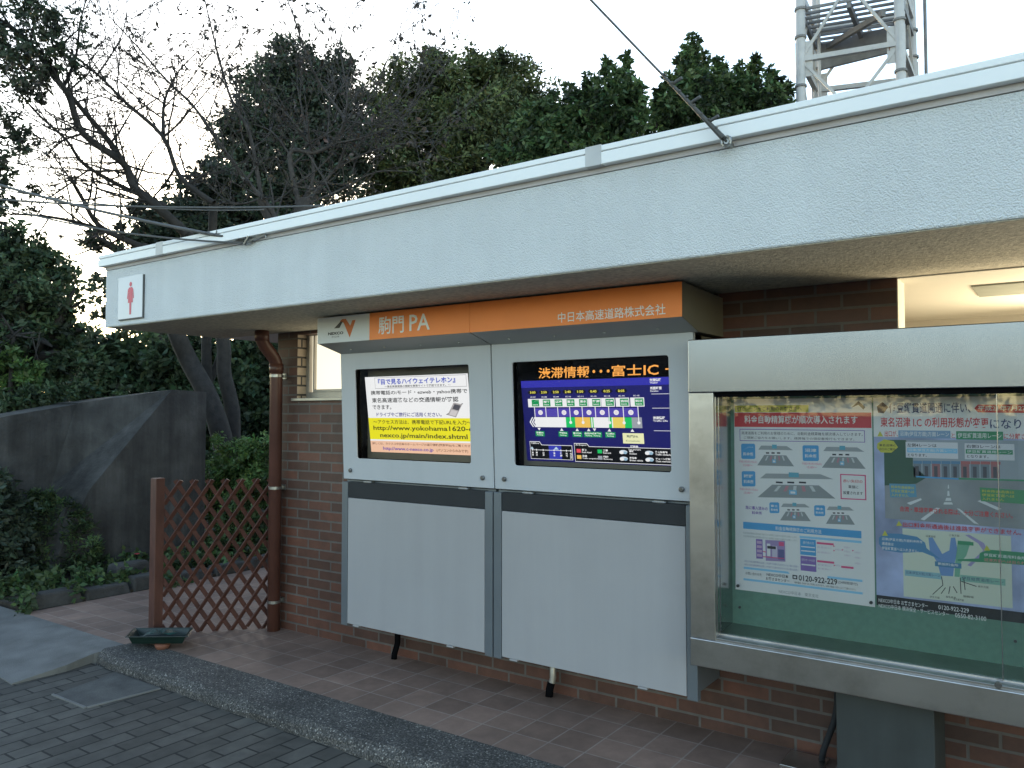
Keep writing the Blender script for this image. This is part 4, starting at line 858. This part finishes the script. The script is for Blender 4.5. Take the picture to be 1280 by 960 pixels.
# far hedge beyond the wing wall
hl = px_lobes([(100 + i * 23, 446 + (i * 37 % 5) * 5, 36) for i in range(14)] + [(100 + i * 30, 510, 45) for i in range(12)] + [(90 + i*32, 590, 48) for i in range(12)] + [(-60 + i * 34, 560, 50) for i in range(5)], 15, seed=3)
hd = leaf_mesh('far_wood', lobes_clumps(hl, 1500, 5, .36), 66, .15, L['blue'], 7, base=(-11, 8, 0)); hd['kind'] = 'stuff'
hl2 = [((x_, 14 + (x_ * 7 % 3), 1.6 + (x_ * 5 % 4) * .35), 1.9) for x_ in range(-14, 12, 2)]
hd = leaf_mesh('hedge_row', lobes_clumps(hl2, 420, 8, .3), 36, .17, L['dark'], 9, base=(0, 14, 0)); hd['kind'] = 'stuff'
def bush(name, label, ls, depth, n, per, size, m, seed, asp=.4, up=0, cr=.3, tone=.4, droop=0, group='shrubs and trees at the left'):
    lb = px_lobes(ls, depth, seed=seed); c = sum((p for p, r in lb), Vector()) / len(lb)
    t = thing(name, label, 'bush', (c.x, c.y, 0), group)
    mb = MB(); rg = random.Random(seed)
    for p, r in lb:
        for _ in range(4):
            mb.tube([(c.x + rg.uniform(-.1, .1), c.y + rg.uniform(-.1, .1), -.02), p + Vector((rg.uniform(-.6, .6), rg.uniform(-.6, .6), rg.uniform(-.2, .7))) * r], [.012, .003], 5, cap=False)
    obj('stem', mb, M['bark'], t)
    leaf_mesh('foliage', lobes_clumps(lb, n, seed, cr), per, size, m, seed, t, asp=asp, up=up, tone=tone, droop=droop)
    return t
bush('feathery_bush', 'feathery dark green bush in front of the sloping concrete wall', [(60, 675, 40), (98, 668, 28), (30, 660, 36), (70, 705, 40), (115, 695, 16), (90, 635, 16), (50, 625, 18)], 7.9, 220, 46, .055, L['mid'], 31, asp=.22, up=.5)
bush('leafy_bush', 'dark broad leaved bush low at the left edge of the photo', [(-10, 660, 38), (10, 700, 34), (-30, 620, 38), (20, 722, 22)], 7.4, 140, 40, .075, L['dark'], 32)
bush('leafy_bush', 'bright green bush behind the trellis, right of the concrete wall', [(290, 570, 30), (320, 580, 32), (270, 600, 26), (300, 610, 40), (335, 620, 35), (280, 640, 30)], 9.6, 260, 50, .06, L['fresh'], 33)
bush('leafy_bush', 'dark green bush low behind the trellis beside the downpipe', [(275, 690, 22), (310, 680, 26), (335, 670, 24), (300, 650, 26)], 9.0, 150, 44, .07, L['mid'], 34)
gc = [((-7.35 + .5 * random.Random(i).random() - .9 * (i % 3) * .4, -.9 + i * .085, .06), .13) for i in range(48)]
g_ = leaf_mesh('ground_cover', lobes_clumps(gc, 420, 6, .5), 22, .06, L['mid'], 10, base=(-7.4, .5, 0), asp=.6); g_['kind'] = 'stuff'
bush('trailing_shrub', 'leafy growth spilling over the top of the concrete wall below the dense tree', [(10, 505, 16), (40, 498, 15), (70, 496, 13), (-20, 510, 20), (100, 490, 11), (150, 484, 8)], 8.7, 120, 36, .07, L['blue'], 36)
fw = thing('flowering_plant', 'small plant with one pink flower in front of the concrete wall', 'flower', (-7.6, .45, 0))
fp = MB().tube([(-7.6, .45, 0), (-7.59, .46, .1), (-7.6, .454, .19)], .005, 6); obj('stem', fp, L['mid'], fw)
pe = MB()
for i in range(7):
    a = i * .9; d = Vector((math.cos(a) * .6 + .4, math.sin(a) * .8, .35)); s_ = Vector((-math.sin(a), math.cos(a), .2)); o_ = Vector((-7.6, .454, .195))
    pe.add([o_, o_ + d * .02 + s_ * .014, o_ + d * .038, o_ + d * .02 - s_ * .014], [(0, 1, 2, 3)])
obj('petals', pe, M['petal'], fw)
leaf_mesh('leaves', [(-7.6, .45, .07, .09), (-7.62, .5, .12, .07), (-7.58, .4, .1, .06)], 26, .055, L['mid'], 21, fw, asp=.55)

# ------------------------------------------------------------ bare trees
def grow(mb, p, d, r, length, depth, rg, tips, bend=.35, up=.12):
    """one wandering twig with side twigs"""
    n = max(3, int(length / .16)); pts = [Vector(p)]; rs = [r]; d = Vector(d).normalized()
    for i in range(n):
        d = (d + Vector((rg.gauss(0, bend), rg.gauss(0, bend), rg.gauss(0, bend) + up)) * .28).normalized()
        pts.append(pts[-1] + d * (length / n)); rs.append(max(.0042, r * (1 - .75 * (i + 1) / n)))
        if depth > 0 and rg.random() < .62:
            s = (d + Vector((rg.gauss(0, .7), rg.gauss(0, .7), rg.gauss(0, .6) + .1))).normalized()
            grow(mb, pts[-1], s, rs[-1] * .6, length * rg.uniform(.3, .6), depth - 1, rg, tips, bend, up)
    mb.tube(pts, rs, 5 if r > .02 else 4, cap=False); tips.append(pts[-1]); tips.append(pts[len(pts) // 2])
def limb(mb, pl, depth, r0, r1, rg, tips, drift=0.0, twigs=1.0, tl=1.0):
    k = len(pl); pts = [at(x, y, depth + drift * i / (k - 1) + rg.uniform(-.08, .08)) for i, (x, y) in enumerate(pl)]
    # smooth
    sm = []
    for i in range(k - 1):
        p0, p1, p2, p3 = pts[max(i - 1, 0)], pts[i], pts[i + 1], pts[min(i + 2, k - 1)]
        for t in (0, .25, .5, .75):
            sm.append(.5 * ((2 * p1) + (p2 - p0) * t + (2 * p0 - 5 * p1 + 4 * p2 - p3) * t * t + (3 * p1 - p0 - 3 * p2 + p3) * t ** 3))
    sm.append(pts[-1]); m = len(sm); rs = [r0 + (r1 - r0) * (i / (m - 1)) ** .8 for i in range(m)]
    mb.tube(sm, rs, 8 if r0 > .04 else 6, cap=False)
    for i in range(2, m):
        if rg.random() < .75 * twigs:
            d = (sm[i] - sm[i - 1]).normalized(); s = (d * .6 + Vector((rg.gauss(0, .7), rg.gauss(0, .7), rg.gauss(.15, .6)))).normalized()
            grow(mb, sm[i], s, min(rs[i] * .55, .018), tl * rg.uniform(.5, 1.3), 2, rg, tips)
    return sm
rg = random.Random(77); D1 = 11.0
T1 = thing('bare_tree', 'big leaning bare tree with forked trunk behind the concrete wall', 'tree', at(288, 600, D1 + .3), 'bare trees')
tm = MB(); tips = []
limb(tm, [(290, 640), (280, 560), (262, 500), (236, 451), (222, 420), (200, 360), (175, 308)], D1, .16, .10, rg, [], twigs=0)
limb(tm, [(290, 640), (291, 530), (288, 500), (280, 465), (279, 427), (262, 360), (233, 292)], D1 + .3, .115, .09, rg, [], twigs=0)
limb(tm, [(258, 520), (259, 481), (258, 427), (262, 370), (267, 254)], D1 + .6, .085, .06, rg, [], twigs=0)
limb(tm, [(259, 481), (272, 455), (279, 430)], D1 + .6, .06, .05, rg, [], twigs=0)
L1 = [([(233, 292), (196, 258), (167, 233), (154, 204), (104, 167), (88, 125), (75, 104), (25, 42), (-20, 20)], .085, .04, -.6),
      ([(167, 225), (138, 179), (104, 138), (79, 108)], .06, .035, -.2), ([(267, 254), (225, 221), (204, 171), (158, 129), (125, 96), (83, 62)], .05, .02, -.3),
      ([(204, 167), (206, 125), (225, 87), (250, 62)], .035, .008, .3), ([(175, 308), (125, 283), (104, 250), (87, 221)], .055, .03, 0),
      ([(175, 308), (120, 285), (62, 271), (0, 267)], .05, .015, -.6), ([(208, 258), (150, 232), (104, 204), (83, 175), (42, 137), (0, 83)], .045, .015, -.5),
      ([(80, 108), (95, 70), (100, 30), (110, -10)], .03, .012, 0), ([(60, 90), (30, 85), (-10, 60)], .04, .02, -.3), ([(104, 167), (80, 175), (62, 190)], .025, .015, 0),
      ([(120, 96), (150, 50), (160, 10)], .02, .006, .3), ([(206, 130), (175, 110), (150, 95)], .018, .006, .2)]
for pl, a, b, dr in L1: limb(tm, pl, D1, a * .85, b * .7, rg, tips, dr, 1.3, 1.1)
obj('trunk', tm, M['bark'], T1, smooth=True)
tp = [t for t in tips if rg.random() < .12]
leaf_mesh('leaves', [(*t, .05) for t in tp], 4, .06, L['brown'], 41, T1, asp=.5, droop=.6)
lv = px_lobes([(20, 30, 45), (60, 20, 40), (-20, 80, 50), (30, 80, 38), (80, 60, 22), (5, 140, 30), (20, 180, 22), (45, 110, 25), (90, 88, 14), (-5, 220, 30), (30, 240, 14), (15, 265, 22), (-30, 180, 45)], D1 - .6, seed=4)
leaf_mesh('foliage', lobes_clumps(lv, 240, 42, .24), 30, .075, L['dark'], 43, T1, droop=.3)
D2 = 13.0
T2 = thing('bare_tree', 'grey twiggy bare tree rising behind the roof left of centre', 'tree', at(375, 560, D2), 'bare trees')
tm = MB(); tips = []
limb(tm, [(375, 600), (370, 500), (372, 400), (376, 300), (380, 250)], D2, .2, .14, rg, [], twigs=0)
limb(tm, [(376, 300), (340, 275), (327, 248)], D2, .12, .08, rg, [], twigs=0)
L2 = [([(342, 290), (342, 267), (308, 225), (271, 175), (242, 133), (208, 100), (175, 62), (137, 21)], .075, .01, -.5), ([(327, 248), (312, 167), (290, 127), (271, 62), (256, 0)], .06, .012, .2),
      ([(378, 270), (362, 193), (391, 191), (415, 180), (430, 151), (411, 121), (393, 92), (380, 62), (367, 20), (355, -10)], .07, .010, -.3), ([(430, 151), (434, 120), (426, 66), (428, 40), (450, 0)], .03, .006, .2),
      ([(380, 250), (397, 237), (421, 211), (459, 191), (498, 180), (540, 178)], .05, .008, .3), ([(380, 250), (392, 215), (380, 150), (372, 110)], .06, .012, .3), ([(362, 193), (340, 165), (315, 155)], .03, .01, 0),
      ([(415, 180), (460, 170), (500, 150), (520, 120), (560, 60)], .03, .006, .1), ([(385, 255), (430, 235), (470, 215), (520, 215)], .035, .008, .4), ([(421, 211), (445, 150), (470, 110), (490, 60), (510, 10)], .03, .006, 0), ([(327, 248), (300, 255), (275, 245), (250, 215)], .035, .01, .3)]
for pl, a, b, dr in L2: limb(tm, pl, D2, a * .62, b * .8, rg, tips, dr, 1.25, 1.15)
obj('trunk', tm, M['bark_grey'], T2, smooth=True)
tp = [t for t in tips if rg.random() < .12]
leaf_mesh('leaves', [(*t, .05) for t in tp], 4, .085, L['brown'], 44, T2, asp=.5, droop=.7)

# ------------------------------------------------------------ lattice tower behind the roof
TW = thing('lattice_tower', 'white painted steel lattice tower with a grating platform behind the roof', 'tower', at(1075, 560, 14.5), None)
FR, FL, BR, BL = at(1129, 52, 14.0), at(996, 75, 14.7), at(1146, 78, 15.6), at(1017, 92, 16.2)
zn = FR.z
legs = {k: Vector((p.x, p.y, 0)) for k, p in (('a', FR), ('b', FL), ('c', BL), ('d', BR))}
cen = sum(legs.values(), Vector()) / 4
for k, p in legs.items():
    q_ = p + (cen - p) * .10
    lg = obj('leg', MB().tube([(p.x, p.y, -.2), (q_.x, q_.y, 13)], .085 if k in 'ab' else .075, 14), M['tower'], TW, smooth=True)
    for z in (zn - .5, zn + .42, zn + .95): c_ = p.lerp(q_, z / 13); obj('flange', MB().tube([(c_.x, c_.y, z - .02), (c_.x, c_.y, z + .02)], .108, 14), M['tower_dark'], lg)
    gm = MB()
    for z in (zn,): c_ = p.lerp(q_, z / 13); d_ = (cen - Vector((p.x, p.y, 0))).normalized(); 
    order = 'abcd'; i = order.index(k)
    for nb in (order[(i + 1) % 4], order[(i - 1) % 4]):
        e = (legs[nb] - p).normalized(); c_ = p.lerp(q_, zn / 13); c_.z = zn
        gm.bar(c_ + e * .06 - Vector((0, 0, .33)), c_ + e * .06 + Vector((0, 0, .33)), .02, .30, up=e)
    obj('gusset', gm, M['tower'], lg)
def lp_(k, z): p = legs[k]; v_ = p.lerp(p + (cen - p) * .10, z / 13); v_.z = z; return v_
for i in range(4):
    a, b = 'abcd'[i], 'abcd'[(i + 1) % 4]
    hb = MB().bar(lp_(a, zn), lp_(b, zn), .09, .09); obj('cross_beam', hb, M['tower'], TW)
    for z in (zn - 1.05, zn + 1.25): obj('cross_beam', MB().bar(lp_(a, z), lp_(b, z), .08, .16), M['tower_dark'] if z < zn else M['tower'], TW)
    for z in (zn - 1.05, zn + 1.25):
        md = (lp_(a, z) + lp_(b, z)) / 2
        for k in (a, b): obj('brace', MB().bar(lp_(k, zn), md, .05, .05), M['tower'], TW)
    for z in (zn - 3.1,): obj('cross_beam', MB().bar(lp_(a, z), lp_(b, z), .09, .09), M['tower'], TW)
pf = MB()
zp = zn + .95; A_, B_, C_, D_ = (lp_(k, zp) for k in 'abcd')
for i in range(9): t = i / 8; pf.bar(A_.lerp(D_, t), B_.lerp(C_, t), .03, .05)
for i in range(3): t = i / 2; pf.bar(A_.lerp(B_, t) - Vector((0, 0, .06)), D_.lerp(C_, t) - Vector((0, 0, .06)), .07, .14)
pf.bar(A_.lerp(B_, .15) - Vector((0, 0, .35)), C_.lerp(D_, .1) - Vector((0, 0, .1)), .08, .10); pf.bar(D_.lerp(A_, .3) - Vector((0, 0, .3)), C_ - Vector((0, 0, .3)), .07, .5)
obj('platform', pf, M['tower_dark'], TW)
obj('rust_patch', MB().bar(lp_('a', zn) + (legs['b'] - legs['a']).normalized() * .17 - Vector((0, 0, .10)), lp_('a', zn) + (legs['b'] - legs['a']).normalized() * .17 + Vector((0, 0, .05)), .06, .012, up=(legs['b'] - legs['a'])), M['rust'], TW)
pole = at(1157, 60, 15.0); obj('conduit', MB().tube([(pole.x, pole.y, 0), (pole.x, pole.y, 13)], .03, 8), M['tower_dark'], TW)
lad = at(1024, 60, 15.6); obj('ladder', MB().tube([(lad.x, lad.y, 0), (lad.x, lad.y, 13)], .03, 8), M['tower'], TW)

# ------------------------------------------------------------ overhead cables
def catenary(a, b, sag, n=24):
    a, b = Vector(a), Vector(b); return [a.lerp(b, i / n) - Vector((0, 0, 4 * sag * (i / n) * (1 - i / n))) for i in range(n + 1)]
aR = Vector((-1.041, -.95, 2.606)); far = CAM + ray(743, 0).normalized() * 3.40; aR = aR + Vector((0, -.06, 0)); far = aR + (far - aR) * 7
cb = thing('overhead_cable', 'single dark cable rising steeply from the fascia eye bolt beside the tower', 'cable', aR, 'overhead cables')
cat1 = catenary(aR, far, .03)
obj('wire', MB().tube(cat1, [.0045] * 25, 8), M['cable'], cb, smooth=True)
wr = MB(); dR = (cat1[1] - cat1[0]).normalized()
for i in range(9): p = aR + dR * (.02 + .04 * i); wr.tube([p + Vector((.010, -.010, .004 * (i % 3))), p + Vector((-.010, .004, .010))], .004, 6)
for i in (2, 4, 6): p = aR + dR * (.05 * i); wr.tube([p, p + Vector((.045, -.01, .012))], .006, 6)
wr.tube([aR + dR * .02, aR + dR * .10, aR + dR * .34], [.011, .009, .0055], 8)
obj('grip', wr, M['cable'], cb)
eb = MB().tube([aR + Vector((0, .075, 0)), aR + Vector((0, 0, 0))], .010, 10); eb.tube([aR + Vector((.018 * math.cos(t * .7), 0, .018 * math.sin(t * .7))) for t in range(10)], .006, 6)
obj('eye_bolt', eb, M['zinc'], cb)
aL = Vector((-3.951, -.95, 2.603))
for i, (st, px, py, sag, lab) in enumerate(((aL, 0, 222, .06, 'thin grey cable from the left fascia hook, crossing the leaning tree'), (at(405, 257, 8.0), 0, 236, .12, 'thicker pale cable leaving the roof edge left of centre'), (at(330, 262, 9.5), 0, 214, .22, 'slack dark cable hanging lowest among the bare branches'))):
    end = CAM + ray(px, py).normalized() * (7.2 if i == 0 else 9 + i); end = st + (end - st) * 1.6
    ct = catenary(st, end, sag); c_ = thing('overhead_cable', lab, 'cable', st, 'overhead cables')
    obj('wire', MB().tube(ct, (.010, .011, .008)[i], 8), M['cable'], c_, smooth=True)
    if i == 0:
        d_ = (ct[1] - ct[0]).normalized(); hk = MB().tube([st, st + d_ * .46], .008, 6)
        for j in range(6): p = st + d_ * (.03 + .07 * j); hk.tube([p + Vector((0, -.014, .0)), p + Vector((0, .01, .014))], .006, 6)
        for j in (1, 3, 5): p = st + d_ * (.06 * j); hk.tube([p, p + Vector((0, 0, .03))], .005, 6)
        obj('grip', hk, M['cable'], c_)
        hk = MB().tube([st + Vector((0, .01, 0)), st + Vector((0, -.04, 0))], .012, 8); hk.tube([st + Vector((-.02, -.035, -.02)), st + Vector((.02, -.035, .02))], .012, 8); hk.tube([st + Vector((.02, -.03, 0)), st + Vector((.15, -.02, .02)), st + Vector((.16, -.02, .0))], .006, 6)
        obj('eye_bolt', hk, M['zinc'], c_)
        ct2 = catenary(st + Vector((-.02, -.02, -.01)), end - Vector((0, 0, .12)), .14)
        obj('wire', MB().tube(ct2, .006, 6), M['cable'], c_)
